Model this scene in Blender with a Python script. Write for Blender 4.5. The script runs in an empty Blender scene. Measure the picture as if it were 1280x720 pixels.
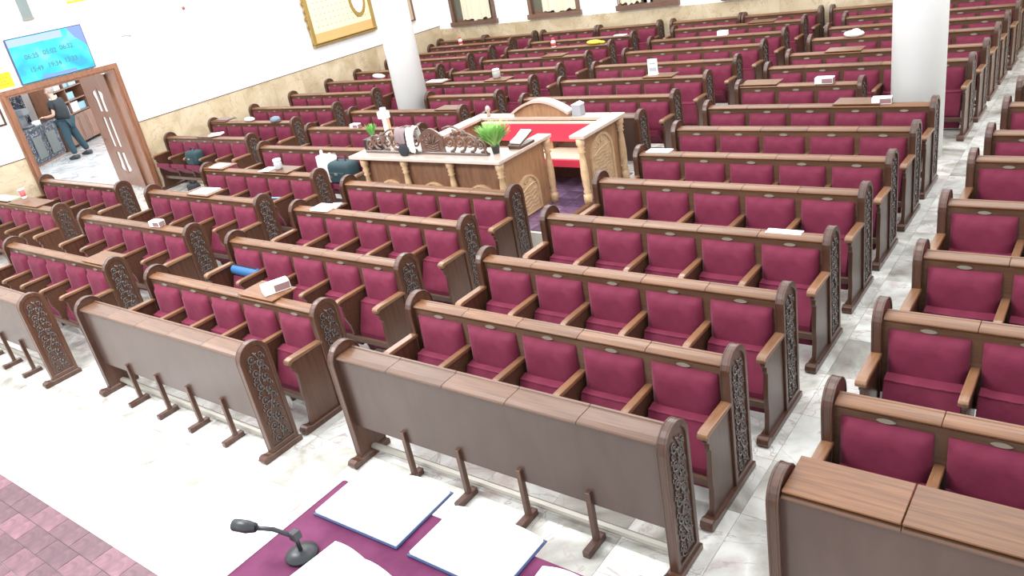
import bpy, bmesh, math, random
from mathutils import Vector, Matrix
random.seed(7)
PI = math.pi
scn = bpy.context.scene
COL = scn.collection

# ------------------------------------------------------------------ camera
cam_d = bpy.data.cameras.new('camera')
cam_d.sensor_width = 36.0
cam_d.lens = 27.965
cam_d.clip_end = 200
cam = bpy.data.objects.new('camera', cam_d)
cam.location = (0, 0, 3.744)
cam.rotation_euler = (1.13668085, 0.17521382, 0.63602402)
COL.objects.link(cam)
scn.camera = cam

# ------------------------------------------------------------------ world, lamps, exposure
w = bpy.data.worlds.new('hall_light')
scn.world = w
w.use_nodes = True
bg = w.node_tree.nodes['Background']
bg.inputs[0].default_value = (0.93, 0.96, 1.0, 1)
bg.inputs[1].default_value = 1.5


def area(name, loc, rot, size, sizey, power, color=(1, 1, 1)):
    l = bpy.data.lights.new(name, 'AREA')
    l.shape = 'RECTANGLE'
    l.size = size
    l.size_y = sizey
    l.energy = power
    l.color = color
    o = bpy.data.objects.new(name, l)
    o.location = loc
    o.rotation_euler = rot
    COL.objects.link(o)
    return o


for i, (x, y) in enumerate(((-13, 5), (-7, 5), (-1.5, 5), (-13, 11), (-7, 11), (-1.5, 11), (-13, 16), (-7, 16), (-1.5, 16))):
    area('ceiling_lamp', (x, y, 6.2), (0, 0, 0), 2.6, 2.6, (120 if y < 12 else 60) * (1.25 if x < -10 else 0.55 if x > -3 else 1.0), (1.0, 0.985, 0.96))
area('ark_lamp', (-7.5, 0.6, 5.6), (math.radians(22), 0, 0), 5.0, 1.2, 420, (0.96, 0.98, 1.0))
area('annex_lamp', (-20.6, 8.8, 3.6), (0, 0, 0), 3.0, 3.0, 130, (0.9, 0.96, 1.0))
scn.view_settings.view_transform = 'Standard'
scn.view_settings.look = 'None'
scn.view_settings.gamma = 1
scn.view_settings.use_curve_mapping = False
scn.view_settings.exposure = 0.47

# ------------------------------------------------------------------ materials
def newmat(name):
    m = bpy.data.materials.new(name)
    m.use_nodes = True
    return m, m.node_tree.nodes, m.node_tree.links, m.node_tree.nodes['Principled BSDF']


def plain(name, col, rough=0.5, metal=0.0, emit=None, es=1.0, spec=0.5, sheen=0.0):
    m, n, l, b = newmat(name)
    b.inputs['Base Color'].default_value = (*col, 1)
    b.inputs['Roughness'].default_value = rough
    b.inputs['Metallic'].default_value = metal
    b.inputs['Specular IOR Level'].default_value = spec
    if sheen:
        b.inputs['Sheen Weight'].default_value = sheen
        b.inputs['Sheen Roughness'].default_value = 0.4
    if emit:
        b.inputs['Emission Color'].default_value = (*emit, 1)
        b.inputs['Emission Strength'].default_value = es
    return m


def ramp(n, l, src, stops):
    r = n.new('ShaderNodeValToRGB')
    e = r.color_ramp.elements
    e[0].position, e[0].color = stops[0][0], (*stops[0][1], 1)
    e[1].position, e[1].color = stops[-1][0], (*stops[-1][1], 1)
    for p, c in stops[1:-1]:
        x = e.new(p)
        x.color = (*c, 1)
    l.new(src, r.inputs[0])
    return r


def wood(name, c1, c2, rough=0.35, scale=(1.5, 18, 18), coat=0.3, bump=0.15):
    m, n, l, b = newmat(name)
    tc = n.new('ShaderNodeTexCoord')
    mp = n.new('ShaderNodeMapping')
    mp.inputs['Scale'].default_value = scale
    l.new(tc.outputs['Object'], mp.inputs[0])
    nz = n.new('ShaderNodeTexNoise')
    nz.inputs['Scale'].default_value = 2.2
    nz.inputs['Detail'].default_value = 5
    nz.inputs['Distortion'].default_value = 0.6
    l.new(mp.outputs[0], nz.inputs['Vector'])
    r = ramp(n, l, nz.outputs['Fac'], [(0.3, c1), (0.7, c2)])
    oi = n.new('ShaderNodeObjectInfo')
    hs = n.new('ShaderNodeHueSaturation')
    mr = n.new('ShaderNodeMapRange')
    mr.inputs['To Min'].default_value = 0.85
    mr.inputs['To Max'].default_value = 1.15
    l.new(oi.outputs['Random'], mr.inputs[0])
    l.new(mr.outputs[0], hs.inputs['Value'])
    l.new(r.outputs[0], hs.inputs['Color'])
    l.new(hs.outputs[0], b.inputs['Base Color'])
    b.inputs['Roughness'].default_value = rough
    b.inputs['Coat Weight'].default_value = coat
    b.inputs['Coat Roughness'].default_value = 0.25
    bp = n.new('ShaderNodeBump')
    bp.inputs['Strength'].default_value = bump
    bp.inputs['Distance'].default_value = 0.002
    l.new(nz.outputs['Fac'], bp.inputs['Height'])
    l.new(bp.outputs[0], b.inputs['Normal'])
    return m


def velvet(name, c1, c2):
    m, n, l, b = newmat(name)
    tc = n.new('ShaderNodeTexCoord')
    nz = n.new('ShaderNodeTexNoise')
    nz.inputs['Scale'].default_value = 7
    nz.inputs['Detail'].default_value = 4
    l.new(tc.outputs['Object'], nz.inputs['Vector'])
    r = ramp(n, l, nz.outputs['Fac'], [(0.3, c1), (0.72, c2)])
    l.new(r.outputs[0], b.inputs['Base Color'])
    b.inputs['Roughness'].default_value = 0.75
    b.inputs['Specular IOR Level'].default_value = 0.25
    b.inputs['Sheen Weight'].default_value = 0.28
    b.inputs['Sheen Roughness'].default_value = 0.35
    b.inputs['Sheen Tint'].default_value = (0.95, 0.50, 0.62, 1)
    n2 = n.new('ShaderNodeTexNoise')
    n2.inputs['Scale'].default_value = 16
    n2.inputs['Detail'].default_value = 3
    l.new(tc.outputs['Object'], n2.inputs['Vector'])
    bp = n.new('ShaderNodeBump')
    bp.inputs['Strength'].default_value = 0.25
    bp.inputs['Distance'].default_value = 0.012
    l.new(n2.outputs['Fac'], bp.inputs['Height'])
    l.new(bp.outputs[0], b.inputs['Normal'])
    return m


def marble(name, stops, scale, rough, var=0.0, vein=None, dist=1.5, rnd=False):
    m, n, l, b = newmat(name)
    tc = n.new('ShaderNodeTexCoord')
    vec = tc.outputs['Object']
    if rnd:                       # each slab is cut from its own piece of stone
        oi = n.new('ShaderNodeObjectInfo')
        mu = n.new('ShaderNodeMath')
        mu.operation = 'MULTIPLY'
        mu.inputs[1].default_value = 90
        l.new(oi.outputs['Random'], mu.inputs[0])
        ad = n.new('ShaderNodeVectorMath')
        ad.operation = 'ADD'
        l.new(vec, ad.inputs[0])
        l.new(mu.outputs[0], ad.inputs[1])
        vec = ad.outputs[0]
    nz = n.new('ShaderNodeTexNoise')
    nz.inputs['Scale'].default_value = scale
    nz.inputs['Detail'].default_value = 7
    nz.inputs['Distortion'].default_value = dist
    l.new(vec, nz.inputs['Vector'])
    r = ramp(n, l, nz.outputs['Fac'], stops)
    out = r.outputs[0]
    if vein:
        n2 = n.new('ShaderNodeTexNoise')
        n2.inputs['Scale'].default_value = scale * 0.8
        n2.inputs['Detail'].default_value = 9
        n2.inputs['Distortion'].default_value = 3.0
        l.new(vec, n2.inputs['Vector'])
        sub = n.new('ShaderNodeMath')
        sub.operation = 'SUBTRACT'
        sub.inputs[1].default_value = 0.5
        l.new(n2.outputs['Fac'], sub.inputs[0])
        ab = n.new('ShaderNodeMath')
        ab.operation = 'ABSOLUTE'
        l.new(sub.outputs[0], ab.inputs[0])
        r2 = ramp(n, l, ab.outputs[0], [(0.0, (1, 1, 1)), (vein[1], (0, 0, 0))])
        mx = n.new('ShaderNodeMix')
        mx.data_type = 'RGBA'
        l.new(r2.outputs[0], mx.inputs['Factor'])
        l.new(out, mx.inputs['A'])
        mx.inputs['B'].default_value = (*vein[0], 1)
        out = mx.outputs['Result']
    if var:
        oi = n.new('ShaderNodeObjectInfo')
        mr = n.new('ShaderNodeMapRange')
        mr.inputs['To Min'].default_value = 1 - var
        mr.inputs['To Max'].default_value = 1 + var
        l.new(oi.outputs['Random'], mr.inputs[0])
        hs = n.new('ShaderNodeHueSaturation')
        l.new(mr.outputs[0], hs.inputs['Value'])
        l.new(out, hs.inputs['Color'])
        out = hs.outputs[0]
    l.new(out, b.inputs['Base Color'])
    b.inputs['Roughness'].default_value = rough
    return m


M = {}
M['wood'] = wood('dark_pew_wood', (0.058, 0.023, 0.013), (0.098, 0.040, 0.022), 0.33, (14, 14, 1.2), bump=0.04)
M['woodin'] = wood('brown_panel_wood', (0.070, 0.031, 0.017), (0.115, 0.054, 0.029), 0.4)
M['ledge'] = wood('ledge_wood', (0.105, 0.040, 0.014), (0.205, 0.088, 0.032), 0.36, (1.2, 30, 30), coat=0.12)
M['cap'] = wood('armrest_wood', (0.14, 0.062, 0.028), (0.25, 0.125, 0.062), 0.32, (18, 2, 18), coat=0.25)  # lighter tone combines worn varnish with painted-in highlights
M['panel'] = wood('front_panel_wood', (0.064, 0.035, 0.028), (0.080, 0.045, 0.037), 0.36, (3, 1, 1), coat=0.35, bump=0.03)
M['carve'] = wood('carved_wood', (0.05, 0.034, 0.029), (0.09, 0.064, 0.055), 0.2, (8, 8, 8), coat=0.9)
M['velvet'] = velvet('maroon_velvet', (0.135, 0.014, 0.036), (0.188, 0.024, 0.056))
M['red'] = plain('red_vinyl', (0.72, 0.05, 0.09), 0.35)
M['plate'] = plain('pale_brass', (0.30, 0.26, 0.20), 0.45, 0.3)
M['rail'] = plain('worn_metal_rail', (0.30, 0.28, 0.24), 0.35, 0.3)
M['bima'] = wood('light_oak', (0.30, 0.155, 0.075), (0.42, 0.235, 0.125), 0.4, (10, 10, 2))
M['bimatop'] = wood('glare_pale_counter_wood', (0.46, 0.34, 0.28), (0.58, 0.45, 0.38), 0.22, coat=0.5)  # light wood, made paler to paint in overexposed varnish glare
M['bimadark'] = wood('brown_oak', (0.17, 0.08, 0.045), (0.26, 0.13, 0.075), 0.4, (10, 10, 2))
M['arch'] = wood('carved_pale_oak', (0.52, 0.33, 0.18), (0.68, 0.47, 0.28), 0.4, (6, 6, 6))
M['door'] = wood('door_wood', (0.20, 0.085, 0.045), (0.30, 0.14, 0.08), 0.35, (12, 12, 1.5))
M['white'] = plain('white_paint', (0.93, 0.93, 0.92), 0.6)
M['pillar'] = plain('white_pillar_paint', (0.95, 0.95, 0.93), 0.5)
M['paper'] = plain('white_paper', (0.92, 0.92, 0.90), 0.7)
M['black'] = plain('black_plastic', (0.02, 0.022, 0.025), 0.4)
M['fabricblack'] = plain('black_cloth', (0.022, 0.024, 0.03), 0.85)
M['floor'] = marble('polished_floor_marble', [(0.30, (0.27, 0.255, 0.22)), (0.42, (0.46, 0.45, 0.40)), (0.56, (0.68, 0.68, 0.64)), (0.72, (0.46, 0.38, 0.35))], 1.6, 0.16, 0.10, ((0.42, 0.35, 0.33), 0.014), 1.2, True)
M['grout'] = plain('floor_joint', (0.45, 0.44, 0.42), 0.6)
M['wallmarble'] = marble('beige_wall_marble', [(0.3, (0.46, 0.35, 0.21)), (0.5, (0.60, 0.49, 0.33)), (0.7, (0.68, 0.58, 0.42))], 1.3, 0.3, 0.04, ((0.40, 0.28, 0.19), 0.008), 1.6, True)
M['purple'] = marble('purple_floor_tile', [(0.35, (0.13, 0.07, 0.13)), (0.65, (0.25, 0.16, 0.26))], 5, 0.14, 0.5)
M['arktile'] = marble('maroon_floor_tile', [(0.35, (0.085, 0.032, 0.045)), (0.65, (0.17, 0.075, 0.095))], 6, 0.35, 0.35)
M['blackmarble'] = marble('black_marble', [(0.35, (0.015, 0.018, 0.028)), (0.7, (0.05, 0.06, 0.085))], 3, 0.2, 0, ((0.45, 0.48, 0.55), 0.02), 2.0)
M['riser'] = plain('pale_stone', (0.72, 0.68, 0.60), 0.4)

# ------------------------------------------------------------------ mesh builder
class MB:
    def __init__(s):
        s.v = []
        s.f = []

    def box(s, x0, x1, y0, y1, z0, z1):
        b = len(s.v)
        s.v += [(x0, y0, z0), (x1, y0, z0), (x1, y1, z0), (x0, y1, z0), (x0, y0, z1), (x1, y0, z1), (x1, y1, z1), (x0, y1, z1)]
        s.f += [tuple(b + i for i in q) for q in ((0, 3, 2, 1), (4, 5, 6, 7), (0, 1, 5, 4), (1, 2, 6, 5), (2, 3, 7, 6), (3, 0, 4, 7))]
        return s

    def prism(s, prof, a0, a1, axis='x'):
        """extrude a closed 2-D profile; axis x: profile is (y,z); y: (x,z); z: (x,y)"""
        b = len(s.v)
        n = len(prof)
        mk = {'x': lambda p, a: (a, p[0], p[1]), 'y': lambda p, a: (p[0], a, p[1]), 'z': lambda p, a: (p[0], p[1], a)}[axis]
        s.v += [mk(p, a0) for p in prof] + [mk(p, a1) for p in prof]
        s.f.append(tuple(b + i for i in range(n))[::-1])
        s.f.append(tuple(b + n + i for i in range(n)))
        for i in range(n):
            j = (i + 1) % n
            s.f.append((b + i, b + j, b + n + j, b + n + i))
        return s

    def ring(s, outer, inner, a0, a1):
        """frame between two (y,z) loops of the same length, from x=a0 to a1"""
        b = len(s.v)
        n = len(outer)
        for a in (a0, a1):
            s.v += [(a, *p) for p in outer]
            s.v += [(a, *p) for p in inner]
        for i in range(n):
            j = (i + 1) % n
            o0, i0, o1, i1 = b, b + n, b + 2 * n, b + 3 * n
            s.f += [(o0 + i, i0 + i, i0 + j, o0 + j), (o1 + i, o1 + j, i1 + j, i1 + i),
                    (o0 + i, o0 + j, o1 + j, o1 + i), (i0 + i, i1 + i, i1 + j, i0 + j)]
        return s

    def tube(s, path, r, n=6, closed=False):
        b = len(s.v)
        P = [Vector(p) for p in path]
        m = len(P)
        rr = r if isinstance(r, (list, tuple)) else [r] * m
        up = None
        for i, p in enumerate(P):
            t = (P[min(i + 1, m - 1)] - P[max(i - 1, 0)])
            t = t.normalized() if t.length > 1e-9 else Vector((0, 0, 1))
            if up is None:
                up = t.orthogonal().normalized()
            up = (up - t * up.dot(t))
            up = up.normalized() if up.length > 1e-6 else t.orthogonal().normalized()
            sd = t.cross(up)
            for k in range(n):
                a = 2 * PI * k / n
                s.v.append(tuple(p + (up * math.cos(a) + sd * math.sin(a)) * rr[i]))
        for i in range(m - 1):
            for k in range(n):
                k2 = (k + 1) % n
                s.f.append((b + i * n + k, b + i * n + k2, b + (i + 1) * n + k2, b + (i + 1) * n + k))
        s.f.append(tuple(b + k for k in range(n))[::-1])
        s.f.append(tuple(b + (m - 1) * n + k for k in range(n)))
        return s

    def lathe(s, prof, cx=0, cy=0, n=16):
        """prof: list of (radius, z)"""
        b = len(s.v)
        for r, z in prof:
            for k in range(n):
                a = 2 * PI * k / n
                s.v.append((cx + r * math.cos(a), cy + r * math.sin(a), z))
        for i in range(len(prof) - 1):
            for k in range(n):
                k2 = (k + 1) % n
                s.f.append((b + i * n + k, b + i * n + k2, b + (i + 1) * n + k2, b + (i + 1) * n + k))
        s.f.append(tuple(b + k for k in range(n))[::-1])
        s.f.append(tuple(b + (len(prof) - 1) * n + k for k in range(n)))
        return s

    def ball(s, c, r, n=10, m=6):
        rx, ry, rz = r if isinstance(r, (tuple, list)) else (r, r, r)
        b = len(s.v)
        for i in range(1, m):
            th = PI * i / m
            for k in range(n):
                a = 2 * PI * k / n
                s.v.append((c[0] + rx * math.sin(th) * math.cos(a), c[1] + ry * math.sin(th) * math.sin(a), c[2] - rz * math.cos(th)))
        t0 = len(s.v)
        s.v += [(c[0], c[1], c[2] - rz), (c[0], c[1], c[2] + rz)]
        for i in range(m - 2):
            for k in range(n):
                k2 = (k + 1) % n
                s.f.append((b + i * n + k, b + i * n + k2, b + (i + 1) * n + k2, b + (i + 1) * n + k))
        for k in range(n):
            k2 = (k + 1) % n
            s.f.append((t0, b + k2, b + k))
            s.f.append((t0 + 1, b + (m - 2) * n + k, b + (m - 2) * n + k2))
        return s

    def quad(s, a, b_, c, d):
        b = len(s.v)
        s.v += [a, b_, c, d]
        s.f.append((b, b + 1, b + 2, b + 3))
        return s

    def mesh(s, name, mat, bevel=0.0, seg=1, smooth=False, fn=None):
        me = bpy.data.meshes.new(name)
        vs = [fn(v) for v in s.v] if fn else s.v
        me.from_pydata(vs, [], s.f)
        bm = bmesh.new()
        bm.from_mesh(me)
        bmesh.ops.recalc_face_normals(bm, faces=bm.faces)
        if bevel:
            es = [e for e in bm.edges if len(e.link_faces) == 2 and e.calc_face_angle(0) > 0.6]
            bmesh.ops.bevel(bm, geom=es, offset=bevel, segments=seg, profile=0.5, affect='EDGES', clamp_overlap=True)
        if smooth:
            for f in bm.faces:
                f.smooth = True
        bm.to_mesh(me)
        bm.free()
        me.materials.append(mat if not isinstance(mat, str) else M[mat])
        return me


def link(name, me, parent=None, loc=(0, 0, 0), rot=(0, 0, 0)):
    o = bpy.data.objects.new(name, me)
    COL.objects.link(o)
    o.parent = parent
    o.location = loc
    o.rotation_euler = rot
    return o


def part(name, mb, mat, parent=None, loc=(0, 0, 0), rot=(0, 0, 0), **kw):
    return link(name, mb.mesh(name, mat, **kw), parent, loc, rot)


def tag(o, label=None, cat=None, group=None, kind=None):
    if label:
        o['label'] = label
    if cat:
        o['category'] = cat
    if group:
        o['group'] = group
    if kind:
        o['kind'] = kind
    return o


def thing(name, label, cat, loc=(0, 0, 0), rz=0, group=None):
    return tag(link(name, None, None, loc, (0, 0, rz)), label, cat, group)


def single(name, mb, mat, label, cat, loc=(0, 0, 0), rot=(0, 0, 0), group=None, **kw):
    return tag(part(name, mb, mat, None, loc, rot, **kw), label, cat, group)


def plate2d(name, outer, holes, th, mat, parent, frame):
    """flat plate with holes; frame maps (u, v, w) to a point"""
    cu = bpy.data.curves.new(name, 'CURVE')
    cu.dimensions = '2D'
    cu.fill_mode = 'BOTH'
    cu.extrude = th / 2
    for lp in [outer] + holes:
        sp = cu.splines.new('POLY')
        sp.points.add(len(lp) - 1)
        for i, p in enumerate(lp):
            sp.points[i].co = (p[0], p[1], 0, 1)
        sp.use_cyclic_u = True
    o = bpy.data.objects.new(name, cu)
    COL.objects.link(o)
    dg = bpy.context.evaluated_depsgraph_get()
    me = bpy.data.meshes.new_from_object(o.evaluated_get(dg))
    bpy.data.objects.remove(o)
    for v in me.vertices:
        v.co = frame(*v.co)
    me.materials.clear()
    me.materials.append(M[mat])
    return link(name, me, parent)


def text_mesh(name, body, size, mat, parent, loc, rot, ext=0.002):
    cu = bpy.data.curves.new(name, 'FONT')
    cu.body = body
    cu.size = size
    cu.extrude = ext
    cu.offset = size * 0.025
    cu.align_x = 'CENTER'
    cu.align_y = 'CENTER'
    o = bpy.data.objects.new(name, cu)
    COL.objects.link(o)
    dg = bpy.context.evaluated_depsgraph_get()
    me = bpy.data.meshes.new_from_object(o.evaluated_get(dg))
    bpy.data.objects.remove(o)
    me.materials.clear()
    me.materials.append(M[mat])
    return link(name, me, parent, loc, rot)


def spiral(cy, cz, r0, r1, turns, a0, n=16, sgn=1):
    out = []
    for i in range(n + 1):
        t = i / n
        a = a0 + sgn * turns * 2 * PI * t
        r = r0 + (r1 - r0) * t
        out.append((cy + r * math.cos(a), cz + r * math.sin(a)))
    return out


# ------------------------------------------------------------------ the room
XL, YB = -16.15, 17.62
DY0, DY1, DZ = 5.98, 7.98, 2.45        # door opening in the left wall
XR, YF = 3.4, -1.6
MZ = 1.37                               # top of the marble dado


def struct(o):
    o['kind'] = 'structure'
    return o


# floor: slabs
fl = struct(part('floor', MB().box(XL - 0.1, XR, YF, YB, -0.12, -0.006), 'grout'))
T = 0.6
slab = MB().box(0.0015, T - 0.0015, 0.0015, T - 0.0015, -0.006, 0.0).mesh('slab', 'floor')
cells = []
nx = int((XR - XL) / T) + 1
ny = int((YB - YF) / T) + 1
for i in range(nx):
    for j in range(ny):
        x, y = XL + i * T, 17.62 - (j + 1) * T
        if y < YF - T:
            continue
        cells.append((x, y))


def seen(x, y):
    # floor the photograph shows: in front of the rows, the aisles, then everything else
    s = 0
    if 1.3 < y < 4.0 and -13 < x < -0.3:
        s = 30
    if -2.3 < x < -1.0 and y > 2:
        s = 24
    if -5.8 < x < -4.5 and y < 9:
        s = 16
    if -9.4 < x < -8.0 and y < 7.5:
        s = 14
    if -13.2 < x < -11.7 and y < 8:
        s = 10
    return s - 0.5 * math.hypot(x, y)


cells.sort(key=lambda c: -seen(c[0] + T / 2, c[1] + T / 2))
for k, (x, y) in enumerate(cells[:290]):
    o = link('slab', slab, fl, (x, y, 0))
rest = MB()
for x, y in cells[290:]:
    rest.box(x + 0.0015, min(x + T, XR) - 0.0015, y + 0.0015, y + T - 0.0015, -0.006, 0.0)
ro = part('far_slabs', rest, 'floor', fl)
ro['kind'] = 'stuff'

# left wall with the doorway (x from XL-0.25 to XL)
TH = 0.25
ZT = 6.4
m = MB()
m.box(XL - TH, XL, YF, DY0 - 0.06, 0, ZT).box(XL - TH, XL, DY1 + 0.06, YB + TH, 0, ZT).box(XL - TH, XL, DY0 - 0.06, DY1 + 0.06, DZ + 0.06, ZT)
wl = struct(part('wall_left', m, 'white'))
# back wall
WINS = [(-15.6, -14.03), (-12.92, -11.36), (-10.27, -8.70), (-7.60, -6.04), (-4.95, -3.39), (-2.30, -0.74)]
WZ0, WZ1 = 1.34, 3.3
m = MB()
m.box(XL - TH, XR, YB, YB + TH, 0, WZ0 + 0.04).box(XL - TH, XR, YB, YB + TH, WZ1 - 0.04, ZT)
xs = [XL - TH] + [v for a, b in WINS for v in (a + 0.05, b - 0.05)] + [XR]
for i in range(0, len(xs), 2):
    m.box(xs[i], xs[i + 1], YB, YB + TH, WZ0 + 0.04, WZ1 - 0.04)
wb = struct(part('wall_back', m, 'white'))
wr = struct(part('wall_right', MB().box(XR, XR + TH, 4.0, YB + TH, 0, ZT), 'white'))


def dado(parent, axis, a0, a1, width, h):
    n = max(1, round((a1 - a0) / width))
    s = (a1 - a0) / n
    for i in range(n):
        p0, p1 = a0 + i * s + 0.001, a0 + (i + 1) * s - 0.001
        if axis == 'y':
            mb = MB().box(XL, XL + 0.018, p0, p1, 0, h)
        else:
            mb = MB().box(p0, p1, YB - 0.018, YB, 0, h)
        part('marble_panel', mb, 'wallmarble', parent)


dado(wl, 'y', 0.4, DY0 - 0.13, 0.9, MZ)
dado(wl, 'y', DY1 + 0.13, YB - 0.02, 0.9, MZ)
dado(wb, 'x', XL + 0.02, XR, 0.9, 1.29)
struct(part('trim_1', MB().box(XL, XL + 0.025, 0.4, DY0 - 0.13, MZ, MZ + 0.012).box(XL, XL + 0.025, DY1 + 0.13, YB, MZ, MZ + 0.012), 'woodin'))

# windows
for i, (a, b) in enumerate(WINS):
    wn = struct(link('window_%d' % (i + 1), None, None, ((a + b) / 2, YB, WZ0)))
    hw = (b - a) / 2
    H = WZ1 - WZ0
    if 'gls' not in M:
        M['gls'] = plain('dark_window_glass', (0.14, 0.135, 0.10), 0.3)
        M['curt'] = plain('cream_curtain', (0.78, 0.72, 0.56), 0.85)
        M['winwood'] = wood('window_wood', (0.13, 0.07, 0.045), (0.20, 0.11, 0.075), 0.4)
    fm = MB().box(-hw, -hw + 0.10, -0.05, 0.12, 0, H).box(hw - 0.10, hw, -0.05, 0.12, 0, H).box(-hw, hw, -0.05, 0.12, H - 0.1, H)
    part('window_frame', fm, 'winwood', wn)
    part('window_sill', MB().box(-hw - 0.04, hw + 0.04, -0.09, 0.12, -0.02, 0.10), 'winwood', wn)
    for sgn in (-1, 1):
        c = sgn * hw / 2
        part('sash', MB().box(c - hw / 2 + 0.05, c - hw / 2 + 0.12, 0.03, 0.07, 0.1, H - 0.1).box(c + hw / 2 - 0.12, c + hw / 2 - 0.05, 0.03, 0.07, 0.1, H - 0.1)
             .box(c - hw / 2 + 0.05, c + hw / 2 - 0.05, 0.03, 0.07, 0.1, 0.17), 'winwood', wn)
        part('pane', MB().box(c - hw / 2 + 0.11, c + hw / 2 - 0.11, 0.045, 0.055, 0.15, H - 0.1), 'gls', wn)
    # curtain
    if i < 5:
        c0, c1 = [(-0.33, 0.60), (-0.30, 0.66), (-0.72, -0.13), (-0.45, 0.4), (-0.3, 0.5)][i]
        cm = MB()
        N = 44
        pts = []
        for k in range(N + 1):
            t = k / N
            x = c0 + (c1 - c0) * t
            y = -0.035 + 0.028 * math.sin(t * (c1 - c0) * 42) + 0.012 * math.sin(t * 71)
            pts.append((x, y, 0.02 * math.sin(t * 25) + 0.02 * math.sin(9 * t)))
        for k in range(N):
            (x0, y0, d0), (x1, y1, d1) = pts[k], pts[k + 1]
            cm.quad((x0 * 1.03, y0 - 0.03, 0.13 + d0), (x1 * 1.03, y1 - 0.03, 0.13 + d1), (x1, y1, H - 0.05), (x0, y0, H - 0.05))
        names = ['cream curtain drawn over the back window nearest the left corner',
                 'cream curtain of the second back window from the left corner',
                 'cream curtain on the left half of the third back window',
                 'cream curtain of the fourth back window, mostly above the picture edge',
                 'cream curtain of the back window left of the right pillar']
        cu = single('curtain', cm, 'curt', names[i], 'curtain', ((a + b) / 2, YB, WZ0), group='window curtains')
        md = cu.modifiers.new('thick', 'SOLIDIFY')
        md.thickness = 0.006

# door frame + leaf
dr = struct(link('door_1', None, None, (XL, (DY0 + DY1) / 2, 0)))
hw = (DY1 - DY0) / 2
fm = MB()
fm.box(-0.30, 0.05, -hw - 0.14, -hw, 0, DZ).box(-0.30, 0.05, hw, hw + 0.14, 0, DZ).box(-0.30, 0.05, -hw - 0.14, hw + 0.14, DZ, DZ + 0.13)
fm.box(0.05, 0.07, -hw - 0.10, -hw - 0.05, 0, DZ + 0.04).box(0.05, 0.07, hw + 0.05, hw + 0.10, 0, DZ + 0.04).box(0.05, 0.07, -hw - 0.10, hw + 0.10, DZ + 0.04, DZ + 0.09)
part('door_frame', fm, 'door', dr)
LW, LH = 1.40, 2.38


def ogee(cx, z0, z1, w, up=True):
    # half of a pointed-arch light: straight inner side, curved outer side
    pts = [(cx, z0), (cx, z1)]
    for k in range(1, 8):
        t = k / 8
        pts.append((cx + w * (math.sin(t * PI / 2) ** 1.6), z1 - (z1 - z0) * 0.42 * t - 0.03 * math.sin(t * PI * 2)))
    pts += [(cx + w * 0.72, z0 + (z1 - z0) * 0.45), (cx + w * 0.72, z0)]
    if not up:
        pts = [(p[0], z1 + z0 - p[1]) for p in pts]
    return pts


mid = LW * 0.5
holes = []
for s in (-1, 1):
    o_ = [(mid + s * 0.045 + s * (p[0]), p[1]) for p in ogee(0, 1.62, 2.16, 0.24)]
    holes.append(o_)
    o_ = [(mid + s * 0.045 + s * (p[0]), p[1]) for p in ogee(0, 0.22, 0.74, 0.24, False)]
    holes.append(o_)
    holes.append([(mid + s * 0.07, 0.86), (mid + s * 0.22, 0.86), (mid + s * 0.22, 1.50), (mid + s * 0.07, 1.50)])
leaf_ang = math.radians(6)
ca, sa = math.cos(leaf_ang), math.sin(leaf_ang)


def leaf_frame(u, v, w_):
    return Vector((-0.28 - u * ca + w_ * sa, hw - 0.02 - 0.0 + u * sa * 1.0 + w_ * ca, v + 0.02))


leaf = plate2d('door_leaf', [(0, 0), (LW, 0), (LW, LH), (0, LH)], holes, 0.05, 'door', dr, leaf_frame)
M['frost'] = plain('pale_door_glass', (0.85, 0.88, 0.88), 0.25)
for h in holes:
    gm = MB().prism([(p[0], p[1]) for p in h], -0.006, 0.006, 'y')
    g = part('door_pane', gm, 'frost', leaf, fn=lambda v: tuple(leaf_frame(v[0], v[2], v[1])))
hd = MB().tube([leaf_frame(1.32, 1.0, -0.025), leaf_frame(1.32, 1.0, -0.07), leaf_frame(1.2, 1.0, -0.07)], 0.011, 8)
part('door_handle', hd, 'rail', leaf, smooth=True)

# the annex behind the door, its far side runs at an angle
M['annexfloor'] = marble('annex_floor', [(0.35, (0.50, 0.50, 0.50)), (0.6, (0.72, 0.72, 0.70))], 0.9, 0.15, 0, ((0.34, 0.33, 0.34), 0.03), 2.2)
af = struct(part('floor_2', MB().box(-30, XL - 0.1, 0, 20, -0.12, 0.0), 'annexfloor'))
D = Vector((-0.594, 0.804, 0))       # along the counter
Nn = Vector((0.804, 0.594, 0))       # towards the camera
O = Vector((-23.11, 8.54, 0))
ang = math.atan2(D.y, D.x)
wa = struct(link('wall_annex', MB().box(-6, 8, 1.15, 1.3, 0, 3.6).mesh('wall_annex', 'white'), None, O, (0, 0, ang)))
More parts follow.
